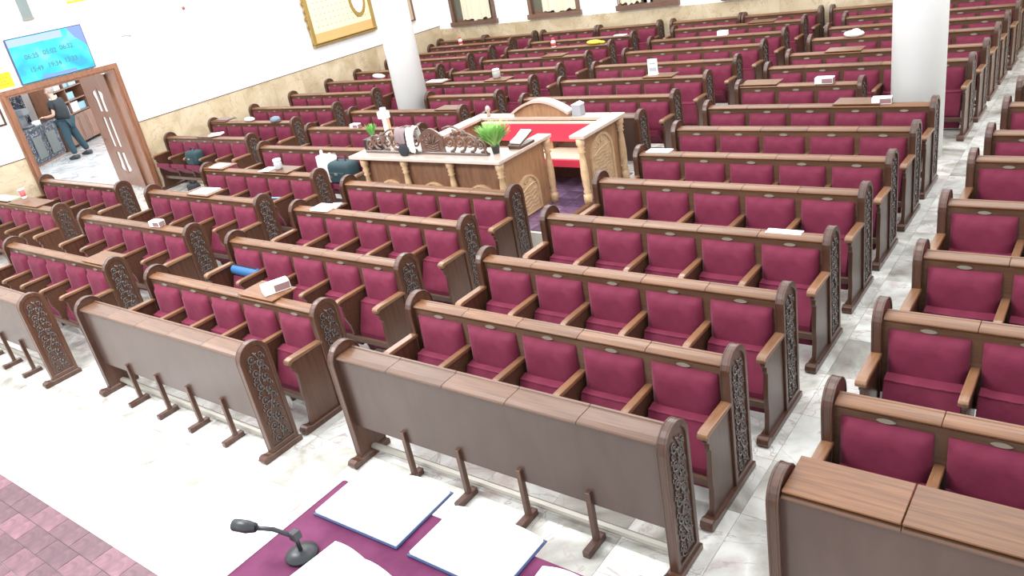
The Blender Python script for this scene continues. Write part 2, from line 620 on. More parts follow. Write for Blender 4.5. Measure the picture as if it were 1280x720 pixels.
# local frame: x along counter, +y is away from the camera (since Nn = -y local)
ct = thing('coffee_counter', 'black veined marble counter with sink fittings in the room beyond the door', 'counter', O, ang)
part('counter_body', MB().box(-2.0, 1.62, 0.03, 0.62, 0.06, 0.94), 'blackmarble', ct)
part('plinth', MB().box(-2.0, 1.62, 0.06, 0.6, 0, 0.06), 'door', ct)
part('worktop', MB().box(-2.05, 1.66, -0.03, 0.64, 0.94, 0.99), 'blackmarble', ct, bevel=0.006)
M['greydoor'] = plain('grey_green_laminate', (0.16, 0.18, 0.17), 0.4)
for x0, x1 in ((0.32, 0.72), (0.98, 1.40)):
    part('cabinet_door', MB().box(x0, x1, 0.005, 0.03, 0.16, 0.74), 'greydoor', ct, bevel=0.004)
part('splashback', MB().box(-2.0, 1.55, 0.60, 0.68, 0.99, 2.2), 'blackmarble', ct)
part('tap', MB().tube([(-0.2, 0.5, 0.99), (-0.2, 0.5, 1.25), (-0.2, 0.42, 1.33), (-0.2, 0.34, 1.3), (-0.2, 0.33, 1.22)], 0.014, 8), 'rail', ct, smooth=True)
single('water_urn', MB().lathe([(0.12, 0), (0.13, 0.03), (0.13, 0.42), (0.10, 0.46), (0.03, 0.48), (0.03, 0.52)], n=20).box(-0.02, 0.02, -0.19, -0.12, 0.07, 0.11), plain('pale_steel', (0.75, 0.78, 0.8), 0.25, 0.6),
       'steel hot water urn on the black marble counter beyond the door', 'urn', O + D * 0.32 - Nn * 0.36 + Vector((0, 0, 0.99)), smooth=True)
single('coffee_machine', MB().box(-0.15, 0.15, -0.05, 0.2, 0, 0.5).box(-0.15, 0.15, -0.22, -0.05, 0.33, 0.5).box(-0.15, 0.15, -0.22, -0.05, 0, 0.05), plain('grey_machine', (0.18, 0.19, 0.2), 0.4),
       'dark grey coffee machine against the veined splashback', 'coffee machine', O + D * 0.72 - Nn * 0.34 + Vector((0, 0, 0.99)), (0, 0, ang), bevel=0.012)
for k, (a_, b_) in enumerate(((0.05, 0.2), (0.02, 0.36))):
    single('cup_stack', MB().lathe([(0.036, 0), (0.045, 0.30), (0.047, 0.42), (0.04, 0.42)], n=14), 'paper',
           ('tall stack of white cups on the counter, the one nearer the urn', 'tall stack of white cups at the front edge of the counter')[k], 'cups', O + D * a_ - Nn * b_ + Vector((0, 0, 0.99)), group='cup stacks on the counter', smooth=True)
cb = MB().box(-0.1, 0.1, -0.08, 0.08, 0, 0.11)
single('small_carton', cb, 'paper', 'small white carton on the counter in front of the man', 'box', O + D * 0.95 - Nn * 0.12 + Vector((0, 0, 0.99)), (0, 0, ang + 0.2), bevel=0.006)
# wall cabinet with shelves right of the counter
sc = thing('shelf_cabinet', 'tall wooden cabinet with open shelves of pale blue boxes beyond the door', 'cabinet', O + D * 1.72, ang)
SHN = {0.915: 'lowest', 1.275: 'second', 1.635: 'third', 1.995: 'top'}
part('carcass', MB().box(0, 0.04, 0, 0.5, 0, 2.35).box(1.9, 1.94, 0, 0.5, 0, 2.35).box(0, 1.94, 0.46, 0.5, 0, 2.35).box(0, 1.94, 0, 0.5, 2.31, 2.35).box(0.95, 0.99, 0.02, 0.46, 0.9, 2.31), 'door', sc)
for z in (0.88, 1.24, 1.6, 1.96):
    part('shelf', MB().box(0.04, 1.9, 0.01, 0.46, z, z + 0.035), 'door', sc)
for k in range(4):
    part('door', MB().box(0.05 + k * 0.465, 0.5 + k * 0.465, -0.02, 0.0, 0.08, 0.86).box(0.12 + k * 0.465, 0.43 + k * 0.465, -0.03, -0.02, 0.16, 0.78), 'door', sc, bevel=0.004)
ORD1 = ['first', 'second', 'third', 'fourth']
M['blue1'] = plain('pale_blue_card', (0.35, 0.62, 0.75), 0.5)
M['blue2'] = plain('sky_blue_card', (0.55, 0.78, 0.88), 0.5)
k = 0
for z, row in ((0.915, ((0.08, 0.5), (0.52, 0.92), (1.02, 1.5), (1.52, 1.88))), (1.275, ((0.1, 0.32), (0.36, 0.6), (1.05, 1.45))), (1.635, ((0.2, 0.5), (0.6, 0.9), (1.1, 1.3), (1.4, 1.8))), (1.995, ((0.1, 0.8), (1.05, 1.85)))):
    for (a_, b_) in row:
        hh = 0.2 + 0.07 * ((k * 7) % 3) / 2
        bx = MB().box(0, b_ - a_, 0, 0.26, 0, hh)
        single('storage_box', bx, ('blue1', 'blue2', 'paper')[k % 3], '%s box, %s from the left on the %s open shelf beyond the door' % (('mid-blue', 'pale blue', 'white')[k % 3], ORD1[row.index((a_, b_))], SHN[z]), 'box',
               O + D * (1.72 + a_) - Nn * (0.08) + Vector((0, 0, z)), (0, 0, ang), group='boxes on the annex shelves', bevel=0.004)
        k += 1

# ------------------------------------------------------------------ pews
P5, P3 = 2.8, 1.7
HT = 0.35


def upright_profile(r, zc, y0=-0.035, zb=0.0):
    pts = [(y0 - r, zb), (y0 + r, zb)]
    for k in range(0, 13):
        a = PI * k / 12
        pts.append((y0 + r * math.cos(a), zc + r * math.sin(a)))
    return pts


def arm_profile():
    return [(-0.16, 0.05), (-0.16, 0.70), (-0.50, 0.70), (-0.525, 0.68), (-0.53, 0.645), (-0.50, 0.62), (-0.505, 0.585), (-0.485, 0.56), (-0.49, 0.48), (-0.50, 0.36), (-0.49, 0.25), (-0.50, 0.15), (-0.52, 0.05)]


def end_mesh(sgn, arm=True):
    m = MB()
    m.prism(upright_profile(0.143, 0.922), -0.022, 0.022)
    o = upright_profile(0.145, 0.922)
    i_ = upright_profile(0.108, 0.918, zb=0.10)
    m.ring(o, i_, 0.018 * sgn, 0.034 * sgn)
    m.ring(o, upright_profile(0.135, 0.922, zb=0.06), -0.018 * sgn, -0.030 * sgn)
    if arm:
        m.prism(arm_profile(), -0.018, 0.018)
    return m


def scroll_mesh(sgn):
    m = MB()
    x = 0.026 * sgn
    for k in range(13):
        z = 0.15 + k * 0.064
        s_ = 1 if k % 2 else -1
        m.tube([(x, *p) for p in spiral(-0.035 + s_ * 0.036, z, 0.040, 0.010, 1.35, PI / 2 * s_ + 0.5, 10, s_)], [0.0085 - 0.0004 * i for i in range(11)], 4)
        m.tube([(x, *p) for p in spiral(-0.035 - s_ * 0.050, z + 0.01, 0.026, 0.008, 1.1, -PI / 2, 7, -s_)], 0.007, 4)
        m.ball((x, -0.035 + s_ * 0.036, z), (0.011, 0.013, 0.013), 5, 4)
        m.ball((x, -0.035 - s_ * 0.012, z + 0.03), (0.010, 0.020, 0.010), 5, 4)
        m.ball((x, -0.035 - s_ * 0.08, z - 0.02), (0.009, 0.010, 0.018), 5, 4)
    m.tube([(x, -0.035 + 0.03 * math.sin(t * 0.8), 0.13 + t * 0.042) for t in range(21)], 0.007, 4)
    return m


def box_c(x0, x1, y0, y1, z0, z1):
    return MB().box(x0, x1, y0, y1, z0, z1)


ME = {}
for s, nm in ((1, 'r'), (-1, 'l')):
    ME['end' + nm] = end_mesh(s).mesh('end_panel', 'wood', bevel=0.004)
    ME['endb' + nm] = end_mesh(s, False).mesh('end_panel', 'wood', bevel=0.004)
    ME['scroll' + nm] = scroll_mesh(s).mesh('carving', 'carve', smooth=True)
capprof = [(-0.16, 0.70), (-0.16, 0.728), (-0.50, 0.732), (-0.54, 0.725), (-0.555, 0.705), (-0.55, 0.68), (-0.53, 0.675), (-0.51, 0.695)]
ME['endcap'] = MB().prism(capprof, -0.036, 0.036).mesh('armrest', 'cap', bevel=0.007, seg=2)
divcap = [(-0.12, 0.675), (-0.12, 0.703), (-0.48, 0.707), (-0.52, 0.70), (-0.535, 0.682), (-0.53, 0.66), (-0.51, 0.655), (-0.49, 0.672)]
ME['divcap'] = MB().prism(divcap, -0.029, 0.029).mesh('armrest', 'cap', bevel=0.006, seg=2)
run = [(-0.60, 0.0), (-0.615, 0.03), (-0.60, 0.065), (-0.565, 0.075), (-0.52, 0.055), (0.10, 0.055), (0.135, 0.045), (0.135, 0.0)]
ME['runner'] = MB().prism(run, -0.045, 0.045).mesh('foot_runner', 'wood', bevel=0.005)
runb = [(-0.27, 0.0), (-0.285, 0.03), (-0.27, 0.06), (-0.24, 0.068), (-0.20, 0.055), (0.10, 0.055), (0.13, 0.045), (0.13, 0.0)]
ME['runnerb'] = MB().prism(runb, -0.045, 0.045).mesh('foot_runner', 'wood', bevel=0.005)
dp = [(-0.12, 0.0), (-0.12, 0.675), (-0.47, 0.675), (-0.50, 0.65), (-0.47, 0.60), (-0.475, 0.5), (-0.43, 0.38), (-0.42, 0.28), (-0.30, 0.20), (-0.27, 0.0)]
ME['div'] = MB().prism(dp, -0.014, 0.014).mesh('divider', 'woodin', bevel=0.003)
p5 = (P5 - 0.06) / 5
cw = 0.478
# backrest cushion: padded box with a slightly domed front
cm = MB()
NX, NZ = 10, 8
g = {}
for i in range(NX + 1):
    for j in range(NZ + 1):
        u, v = i / NX, j / NZ
        e = min(1, 8 * min(u, 1 - u, v, 1 - v)) ** 0.5
        g[i, j] = len(cm.v)
        cm.v.append((-cw / 2 + cw * u, -0.135 - 0.045 * e - 0.03 * (1 - v), 0.41 + 0.485 * v))
for i in range(NX):
    for j in range(NZ):
        cm.f.append((g[i, j], g[i + 1, j], g[i + 1, j + 1], g[i, j + 1]))
rim = [g[i, 0] for i in range(NX + 1)] + [g[NX, j] for j in range(1, NZ + 1)] + [g[i, NZ] for i in range(NX - 1, -1, -1)] + [g[0, j] for j in range(NZ - 1, 0, -1)]
back = []
for r_ in rim:
    x, y, z = cm.v[r_]
    back.append(len(cm.v))
    cm.v.append((x, -0.125, z))
for i in range(len(rim)):
    j = (i + 1) % len(rim)
    cm.f.append((rim[i], back[i], back[j], rim[j]))
ME['back'] = cm.mesh('backrest', 'velvet', smooth=True)
# tip-up seat, drawn folded; origin at its hinge (y=-0.24, z=0.36)
sp = [(-0.245, 0.588), (-0.372, 0.30), (-0.375, 0.26), (-0.335, 0.10), (-0.27, 0.10), (-0.235, 0.30), (-0.172, 0.600)]
sm = MB().prism([(a + 0.24, b - 0.36) for a, b in sp], -cw / 2 + 0.006, cw / 2 - 0.006)
sm.tube([(-cw / 2 + 0.01 + (cw - 0.02) * k / 12, -0.008, 0.229 - 0.006 * math.sin(PI * k / 12) + 0.002 * math.sin(k * 2.3)) for k in range(13)], 0.008, 6)
ME['seat'] = sm.mesh('seat', 'velvet', bevel=0.011, seg=2)
ME['plate'] = MB().prism([(0.045 * math.cos(2 * PI * k / 12) * (1.0 if abs(math.sin(2 * PI * k / 12)) > 0.3 else 1.12), 0.014 * math.sin(2 * PI * k / 12)) for k in range(12)], -0.136, -0.128, 'y').mesh('nameplate', 'plate')
LP = [(-0.105, 0.938), (-0.120, 0.943), (-0.122, 0.952), (-0.134, 0.957), (-0.142, 0.963), (-0.142, 0.972), (-0.132, 0.980), (-0.105, 0.986), (-0.050, 0.987), (-0.046, 0.993), (-0.030, 0.993), (-0.026, 0.975), (-0.035, 0.955), (-0.095, 0.945)]
ME['ledge'] = MB().prism(LP, -p5 / 2 + 0.0015, p5 / 2 - 0.0015).mesh('ledge', 'ledge', bevel=0.002)
LB = [(-0.105, 0.930), (-0.122, 0.935), (-0.122, 0.950), (-0.142, 0.957), (-0.146, 0.968), (-0.138, 0.978), (-0.10, 0.984), (0.018, 0.984), (0.022, 0.993), (0.040, 0.993), (0.044, 0.975), (0.03, 0.950), (-0.095, 0.945), (-0.095, 0.93)]
M['ledgered'] = wood('screen_ledge_wood', (0.085, 0.040, 0.020), (0.15, 0.070, 0.037), 0.36, (1.2, 30, 30), coat=0.15)
ME['ledgeb'] = MB().prism(LB, -p5 / 2 + 0.0015, p5 / 2 - 0.0015).mesh('ledge', 'ledgered', bevel=0.002)
ME['tray'] = MB().box(-p5 / 2 + 0.003, p5 / 2 - 0.003, -0.135, 0.165, 0.994, 1.008).mesh('open_shelf', 'ledge', bevel=0.003)


def crossbits(W, tagn):
    ME['panel' + tagn] = MB().box(-W / 2 + 0.02, W / 2 - 0.02, -0.125, -0.10, 0.39, 0.945).mesh('back_panel', 'woodin')
    ME['cross' + tagn] = MB().box(-W / 2 + 0.02, W / 2 - 0.02, -0.435, -0.405, 0.215, 0.275).mesh('crossbar', 'woodin', bevel=0.004)
    ME['rail' + tagn] = MB().prism([(-0.055, 0.06), (-0.06, 0.075), (-0.05, 0.092), (-0.02, 0.097), (0.0, 0.085), (0.005, 0.06)], -W / 2 + 0.02, W / 2 - 0.02).mesh('foot_rail', 'rail')
    ME['bpanel' + tagn] = MB().box(-W / 2 + 0.02, W / 2 - 0.02, -0.125, -0.105, 0.335, 0.955).mesh('front_panel', 'panel')


crossbits(P5, '5')
crossbits(P3, '3')
pp = [(-0.20, 0.0), (-0.21, 0.05), (-0.10, 0.055), (-0.105, 0.43), (-0.115, 0.445), (-0.13, 0.445), (-0.14, 0.43), (-0.145, 0.06), (-0.21, 0.055)]
ME['post'] = MB().box(-0.02, 0.02, -0.155, -0.115, 0.03, 0.44).box(-0.028, 0.028, -0.27, -0.06, 0.0, 0.05).mesh('post', 'wood', bevel=0.004)


def pew(x, y, n, label, group, barrier=False, trays=(), down=()):
    W = P5 if n == 5 else P3
    tg = str(n)
    t = thing('pew_front_screen' if barrier else 'pew', label, 'pew screen' if barrier else 'pew', (x + W / 2, y, 0), 0, group)
    for s, nm in ((-1, 'l'), (1, 'r')):
        e = link('end_panel', ME[('endb' if barrier else 'end') + nm], t, (s * W / 2, 0, 0))
        link('carving', ME['scroll' + nm], e)
        link('foot_runner', ME['runnerb' if barrier else 'runner'], e)
        if not barrier:
            link('armrest', ME['endcap'], e)
    pitch = (W - 0.06) / n
    for k in range(n):
        cx = -W / 2 + 0.03 + pitch * (k + 0.5)
        link('ledge', ME['ledgeb' if barrier else 'ledge'], t, (cx, 0, 0))
        if k in trays:
            link('open_shelf', ME['tray'], t, (cx, 0, 0))
        if not barrier:
            link('backrest', ME['back'], t, (cx, 0, 0))
            st = link('seat', ME['seat'], t, (cx, -0.24, 0.36))
            if k in down:
                st.rotation_euler = (math.radians(74), 0, 0)
                st.location = (cx, -0.34, 0.45)
            else:
                st.rotation_euler = (math.radians(random.uniform(-1, 5)), 0, 0)
            link('nameplate', ME['plate'], t, (cx, 0, 0.918))
        if k:
            bx = -W / 2 + 0.03 + pitch * k
            if barrier:
                link('post', ME['post'], t, (bx, 0, 0))
            else:
                d = link('divider', ME['div'], t, (bx, 0, 0))
                link('armrest', ME['divcap'], d)
    if barrier:
        link('front_panel', ME['bpanel' + tg], t)
        link('foot_rail', ME['rail' + tg], t)
    else:
        link('back_panel', ME['panel' + tg], t)
        link('crossbar', ME['cross' + tg], t)
        link('foot_rail', ME['rail' + tg], t)
    return t


ORD = ['front', 'first', 'second', 'third', 'fourth', 'fifth', 'sixth', 'seventh', 'eighth', 'ninth', 'tenth', 'eleventh', 'twelfth', 'thirteenth', 'fourteenth']
PEWS = [('M', 0, -4.68, 3.30), ('M', 1, -4.68, 4.18), ('M', 2, -4.67, 5.13), ('M', 3, -4.67, 6.19), ('M', 4, -4.69, 7.26), ('M', 5, -4.69, 8.20), ('M', 6, -4.69, 9.21), ('M', 7, -4.70, 10.19), ('M', 8, -4.70, 11.30), ('M', 9, -4.68, 12.40), ('M', 10, -4.65, 13.28), ('M', 11, -4.67, 14.41), ('M', 12, -4.67, 15.36), ('M', 13, -4.64, 16.31),
        ('Q', 0, -8.29, 3.01), ('Q', 1, -8.29, 3.79), ('Q', 2, -8.22, 4.79), ('Q', 3, -8.27, 5.79), ('Q', 4, -8.32, 6.71), ('Q', 6, -8.33, 9.78), ('Q', 7, -8.34, 10.88), ('Q', 8, -8.33, 12.03), ('Q', 9, -8.29, 13.15), ('Q', 10, -8.26, 14.28), ('Q', 11, -8.25, 15.34), ('Q', 12, -8.26, 16.46),
        ('S', 0, -12.02, 2.82), ('S', 1, -12.00, 3.78), ('S', 2, -11.97, 4.82), ('S', 3, -11.93, 5.87), ('S', 4, -11.98, 6.91), ('S', 5, -11.99, 8.06), ('S', 6, -12.00, 9.15), ('S', 7, -12.00, 10.22), ('S', 8, -10.87, 11.22), ('S', 9, -11.95, 12.27), ('S', 10, -11.96, 13.23), ('S', 11, -11.97, 14.31), ('S', 12, -12.02, 15.35), ('S', 13, -11.94, 16.20),
        ('W', -2, -15.78, 4.89), ('W', -1, -15.75, 5.91), ('W', 1, -15.75, 8.50), ('W', 2, -15.74, 9.56), ('W', 3, -15.73, 10.63), ('W', 4, -15.71, 11.74), ('W', 5, -15.71, 12.87), ('W', 6, -15.71, 13.84), ('W', 7, -15.69, 14.94), ('W', 8, -15.69, 15.80), ('W', 9, -15.69, 16.64),
        ('R', 0, -1.20, 3.16), ('R', 1, -1.20, 4.02), ('R', 2, -1.20, 5.07), ('R', 3, -1.17, 6.07), ('R', 4, -1.21, 7.14), ('R', 5, -1.19, 8.28), ('R', 6, -1.17, 9.09), ('R', 7, -1.17, 10.13), ('R', 8, -1.15, 11.02)]
TR = {('Q', 1): (3,), ('R', 0): (0, 1), ('M', 7): (3,), ('M', 8): (0,), ('M', 10): (1,), ('Q', 8): (3,), ('Q', 12): (3,), ('S', 4): (0, 3), ('S', 3): (2,), ('W', -2): (2, 3), ('W', 1): (2,), ('W', 2): (0, ), ('S', 1): (4,), ('S', 7): (4,), ('S', 9): (0, 3), ('S', 11): (3,)}
DN = {('W', 1): (0, 1, 2, 3), ('S', 5): (3, 4), ('M', 6): (), ('Q', 7): (4,), ('Q', 9): (4,)}
colname = {'M': ('column just left of the right aisle', 'pews left of the right aisle'),
           'R': ('column right of the right aisle', 'pews right of the right aisle'),
           'S': ('second column from the left wall', 'pews of the second column'),
           'W': ('column along the left wall', 'pews along the left wall')}
for c, r, x, y in PEWS:
    n = 3 if (c, r) in (('M', 8), ('S', 8)) else 5
    kw = dict(trays=TR.get((c, r), ()), down=DN.get((c, r), ()))
    if c == 'Q':
        if r == 0:
            lb = 'plain wooden pew screen with posts, second from the left, nearest the camera'
        elif r == 6:
            lb = 'plain wooden screen standing right behind the central reading platform'
        elif r <= 4:
            lb = 'maroon five-seat pew, %s row from the front, between camera and reading platform' % ORD[r]
        else:
            lb = 'maroon five-seat pew, %s row behind the central reading platform' % ORD[r - 6]
        grp = 'pews in line with the reading platform'
    elif r == 0:
        lb = {'M': 'large dark wooden pew screen at the bottom centre of the photo', 'S': 'wooden pew screen cut by the left edge of the photo',
              'R': 'wooden pew screen with wide open shelf at the bottom right corner'}[c]
        grp = colname[c][1]
    elif c == 'W':
        if r < 0:
            lb = 'maroon five-seat pew in front of the doorway, %s' % ('with its back to the opening' if r == -1 else 'the nearer one, cut by the left edge')
        else:
            lb = 'maroon five-seat pew against the left marble wall, %s row beyond the doorway' % ORD[r]
        grp = colname[c][1]
    else:
        if n == 3:
            lb = 'short three-seat maroon pew beside the %s white pillar' % ('right' if c == 'M' else 'left')
        else:
            lb = 'maroon five-seat pew, %s row from the front, %s' % (ORD[r], colname[c][0])
        grp = colname[c][1]
    if r == 0 or (c, r) == ('Q', 6):
        grp = 'wooden screens before the first rows'
    pew(x, y, n, lb, grp, barrier=(r == 0 or (c, r) == ('Q', 6)), **kw)
wallrow = [(-16.08, 'against the back wall in the left corner'), (-14.38, 'against the back wall, second from the left corner'), (-12.48, 'against the back wall, third from the left corner'),
           (-10.78, 'against the back wall, fourth from the left corner'), (-8.81, 'against the back wall, fifth from the left corner'), (-7.11, 'against the back wall, sixth from the left corner'),
           (-5.25, 'against the back wall, seventh from the left corner'), (-3.55, 'against the back wall, behind the right pillar')]
for x, l_ in wallrow:
    o = pew(x, 17.44, 3, 'three-seat maroon pew ' + l_, 'pews against the back wall')
    o.scale = (0.955, 1, 1)

# pillars
for (x, y, nm) in ((-2.30, 11.20, 'thick white round pillar rising among the pews on the right'), (-11.42, 11.25, 'thick white round pillar rising among the pews on the left')):
    t = thing('pillar', nm, 'pillar', (x, y, 0), group='white pillars')
    part('shaft', MB().lathe([(0.315, 0.0), (0.315, ZT)], n=48), 'pillar', t, smooth=True)
for o in COL.objects:
    if o.name.startswith('shaft'):
        for f in o.data.polygons:
            if len(f.vertices) > 4:
                f.use_smooth = False

# ------------------------------------------------------------------ the reading platform (bimah)
bm_ = thing('reading_platform', 'carved wooden reading platform with red bench in the middle of the hall', 'platform', (-7.0, 8.0, 0))
BX, BY = -7.0, 8.0


def bp_(name, mb, mat, parent=bm_, **kw):
    return part(name, mb, mat, parent, fn=lambda v: (v[0] - BX, v[1] - BY, v[2]), **kw)


base = bp_('platform_base', MB().box(-8.2, -5.47, 7.10, 9.35, 0, 0.285), 'riser')
ts = 0.27
tile = MB().box(0.004, ts - 0.004, 0.004, ts - 0.004, 0, 0.012).mesh('tile', 'purple', bevel=0.002)
for i in range(10):
    for j in range(8):
        link('tile', tile, base, (-8.18 + i * ts - BX, 7.14 + j * ts - BY, 0.286))
bp_('nosing', MB().box(-5.50, -5.44, 7.08, 8.20, 0.25, 0.302), 'ledge')
bp_('side_step', MB().box(-5.44, -5.20, 7.25, 8.1, 0, 0.14), 'riser')
# counters
CT = 1.2


def top(name, prof):
    return bp_(name, MB().prism(prof, CT - 0.045, CT, 'z'), 'bimatop', bevel=0.008, seg=2)


top('counter_top', [(-8.62, 7.03), (-5.95, 7.03), (-5.95, 8.16), (-6.17, 8.16), (-6.17, 7.55), (-8.62, 7.55)])
top('side_top', [(-5.62, 8.06), (-5.40, 8.06), (-5.40, 9.12), (-5.62, 9.12)])
top('back_top', [(-7.90, 8.90), (-5.63, 8.90), (-5.63, 9.12), (-7.90, 9.12)])
top('left_top', [(-7.92, 7.56), (-7.70, 7.56), (-7.70, 8.89), (-7.92, 8.89)])
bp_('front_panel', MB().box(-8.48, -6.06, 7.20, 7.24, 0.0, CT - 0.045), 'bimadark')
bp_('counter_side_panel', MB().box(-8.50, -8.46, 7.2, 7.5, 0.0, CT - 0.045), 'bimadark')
bp_('arm_panel', MB().box(-6.09, -6.04, 7.20, 8.06, 0.29, CT - 0.045), 'bima')
bp_('right_panel', MB().box(-5.55, -5.51, 8.16, 9.04, 0.29, CT - 0.045), 'bima')
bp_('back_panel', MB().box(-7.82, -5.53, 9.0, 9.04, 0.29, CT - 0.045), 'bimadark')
bp_('left_panel', MB().box(-7.84, -7.80, 7.56, 9.0, 0.29, CT - 0.045), 'bima')
bp_('desk_shelf', MB().box(-8.46, -6.10, 7.26, 7.5, 0.85, 0.88), 'bima')
bal = [(0.055, 0), (0.055, 0.12), (0.035, 0.13), (0.05, 0.16), (0.035, 0.19), (0.045, 0.24), (0.05, 0.4), (0.04, 0.58), (0.03, 0.66), (0.05, 0.68), (0.032, 0.70), (0.05, 0.73), (0.035, 0.75), (0.055, 0.78), (0.055, 0.86)]


def baluster(x, y, z0=0.29):
    h = (CT - 0.045 - z0)
    mb = MB().lathe([(r, z0 + z / 0.86 * h) for r, z in bal], x, y, 14)
    bp_('baluster', mb, 'arch', smooth=True)


for x in (-8.45, -7.67, -6.85):
    baluster(x, 7.14, 0.0 if x < -8.2 else 0.29)
for x, y in ((-6.03, 7.12), (-6.01, 8.10), (-5.50, 8.12), (-5.47, 9.06)):
    baluster(x, y)
# arched carved panels


def arch_panel(name, u0, u1, z0, z1, frame):
    r = (u1 - u0) / 2
    cu_ = (u0 + u1) / 2
    zc = z1 - r * 1.0
    loop = [(u0, z0), (u1, z0)] + [(cu_ + r * math.cos(PI * k / 14), zc + r * math.sin(PI * k / 14)) for k in range(15)]
    inn = [(cu_ + (p[0] - cu_) * 0.86, z0 + 0.03 + (p[1] - z0 - 0.03) * 0.95) for p in loop]
    mb = MB()
    mb.ring(loop, inn, 0.0, 0.03)
    mb.prism(inn, 0.0, 0.012)
    pa = bp_(name, MB(), 'arch')
    pa.data = mb.mesh(name, 'arch', fn=lambda v: tuple(Vector(frame(v[1], v[2], v[0])) - Vector((BX, BY, 0))))
    sc_ = MB()
    for k in range(int((zc - z0) / 0.05)):
        z = z0 + 0.06 + k * 0.05
        s = 1 if k % 2 else -1
        sc_.tube([frame(u0 + (u1 - u0) * (0.14 + 0.72 * t / 8), z + 0.012 * math.sin(t * 1.6 + k) + 0.02 * t / 8, 0.016) for t in range(9)], 0.006, 4)
    sc_.tube([frame(u0 + 0.03 + (u1 - u0 - 0.06) * t / 8, zc + 0.0 + 0.035 * math.sin(t / 8 * PI) + 0.09 * t / 8, 0.018) for t in range(9)], 0.010, 5)
    for k in range(5):
        a = PI * (k + 0.5) / 5
        sc_.tube([frame(cu_ + r * q * math.cos(a), zc + 0.08 + (r - 0.06) * q * math.sin(a), 0.016) for q in (0.3, 0.5, 0.72)], 0.007, 4)
    ob = part('relief', sc_, 'arch', pa, fn=lambda v: (v[0] - BX, v[1] - BY, v[2]), smooth=True)


arch_panel('arched_panel', 7.37, 7.83, 0.33, 0.83, lambda u, v, w_: (-6.04 + w_, u, v))
arch_panel('arched_panel', 8.30, 8.86, 0.36, 1.09, lambda u, v, w_: (-5.51 + w_, u, v))
for u in (-8.06, -7.26, -6.45):
    arch_panel('arched_panel', u - 0.26, u + 0.26, 0.33, 0.83, lambda u_, v, w_: (u_, 7.20 - w_, v))
# arched back of the platform
ar = []
for k in range(17):
    t = k / 16
    ar.append((-7.11 + 0.96 * t, 1.24 + 0.17 * math.sin(PI * t) ** 0.9))
bp_('bench_arch', MB().prism([(-7.11, 1.0)] + ar + [(-6.15, 1.0)], 8.93, 8.98, 'y'), 'bima')
archtop = MB()
for k in range(16):
    (x0, z0), (x1, z1) = ar[k], ar[k + 1]
    archtop.prism([(x0, z0), (x1, z1), (x1, z1 + 0.035), (x0, z0 + 0.035)], 8.87, 9.03, 'y')
bp_('arch_cap', archtop, 'bimatop')
bp_('finial', MB().lathe([(0.02, 1.2), (0.035, 1.22), (0.02, 1.26), (0.045, 1.30), (0.03, 1.34), (0.005, 1.36)], -7.62, 8.98, 10), 'bimatop', smooth=True)
# red bench
bn = thing('red_bench', 'red cushioned bench with overexposed cream seat inside the reading platform', 'bench', (-6.6, 8.7, 0.30))
part('bench_legs', MB().box(-1.0, -0.94, -0.1, 0.1, 0, 0.33).box(0.86, 0.92, -0.1, 0.1, 0, 0.33), 'wood', bn)
M['cream'] = plain('overexposed_vinyl', (0.80, 0.62, 0.46), 0.35)  # cream tone puts the overexposure of the bench top into the colour
part('seat', MB().box(-1.05, 0.98, -0.20, 0.26, 0.37, 0.455), 'cream', bn, bevel=0.012, seg=2)
part('seat_front', MB().box(-1.05, 0.98, -0.225, -0.19, 0.33, 0.44), 'red', bn, bevel=0.012, seg=2)
part('backrest', MB().box(-1.05, 0.98, 0.14, 0.20, 0.57, 0.83), 'red', bn, bevel=0.015, seg=2)
part('backrest_trim', MB().box(-1.05, 0.98, 0.135, 0.205, 0.828, 0.845), 'cream', bn)
for x in (-0.6, 0.1, 0.7):
    part('back_strut', MB().box(x - 0.03, x + 0.03, 0.17, 0.19, 0.45, 0.60), 'bima', bn)

# carved crest on the front counter
cr = thing('carved_crest', 'openwork carved wooden scroll crest standing along the front counter of the platform', 'carving', (-7.35, 7.24, CT))
part('crest_base', MB().box(-1.09, 1.09, -0.03, 0.03, 0, 0.035), 'carve', cr, bevel=0.005)
cp = [(-0.02, 0.02), (0.02 + 0.36, 0.02)]
for k in range(13):
    t = k / 12
    cp.append((0.38 - 0.40 * t, 0.24 + 0.10 * math.sin(PI * t)))
M['crest'] = wood('crest_wood', (0.09, 0.045, 0.03), (0.16, 0.09, 0.065), 0.3, (8, 8, 8), coat=0.5)
part('shield', MB().prism(cp, -0.015, 0.015, 'y'), 'crest', cr)
sh = MB()
for k in range(3):
    sh.tube([(0.06 + 0.24 * t / 8, -0.02, 0.06 + k * 0.03 + 0.012 * math.sin(t)) for t in range(9)], 0.009, 5)
for k in range(5):
    a = PI * (k + 0.5) / 5
    sh.tube([(0.18 + 0.05 * math.cos(a), -0.02, 0.15), (0.18 + 0.13 * math.cos(a), -0.024, 0.15 + 0.10 * math.sin(a))], [0.012, 0.006], 5)
    sh.ball((0.18 + 0.14 * math.cos(a), -0.022, 0.15 + 0.115 * math.sin(a)), 0.014, 6, 4)
part('crown_relief', sh, 'crest', cr, smooth=True)
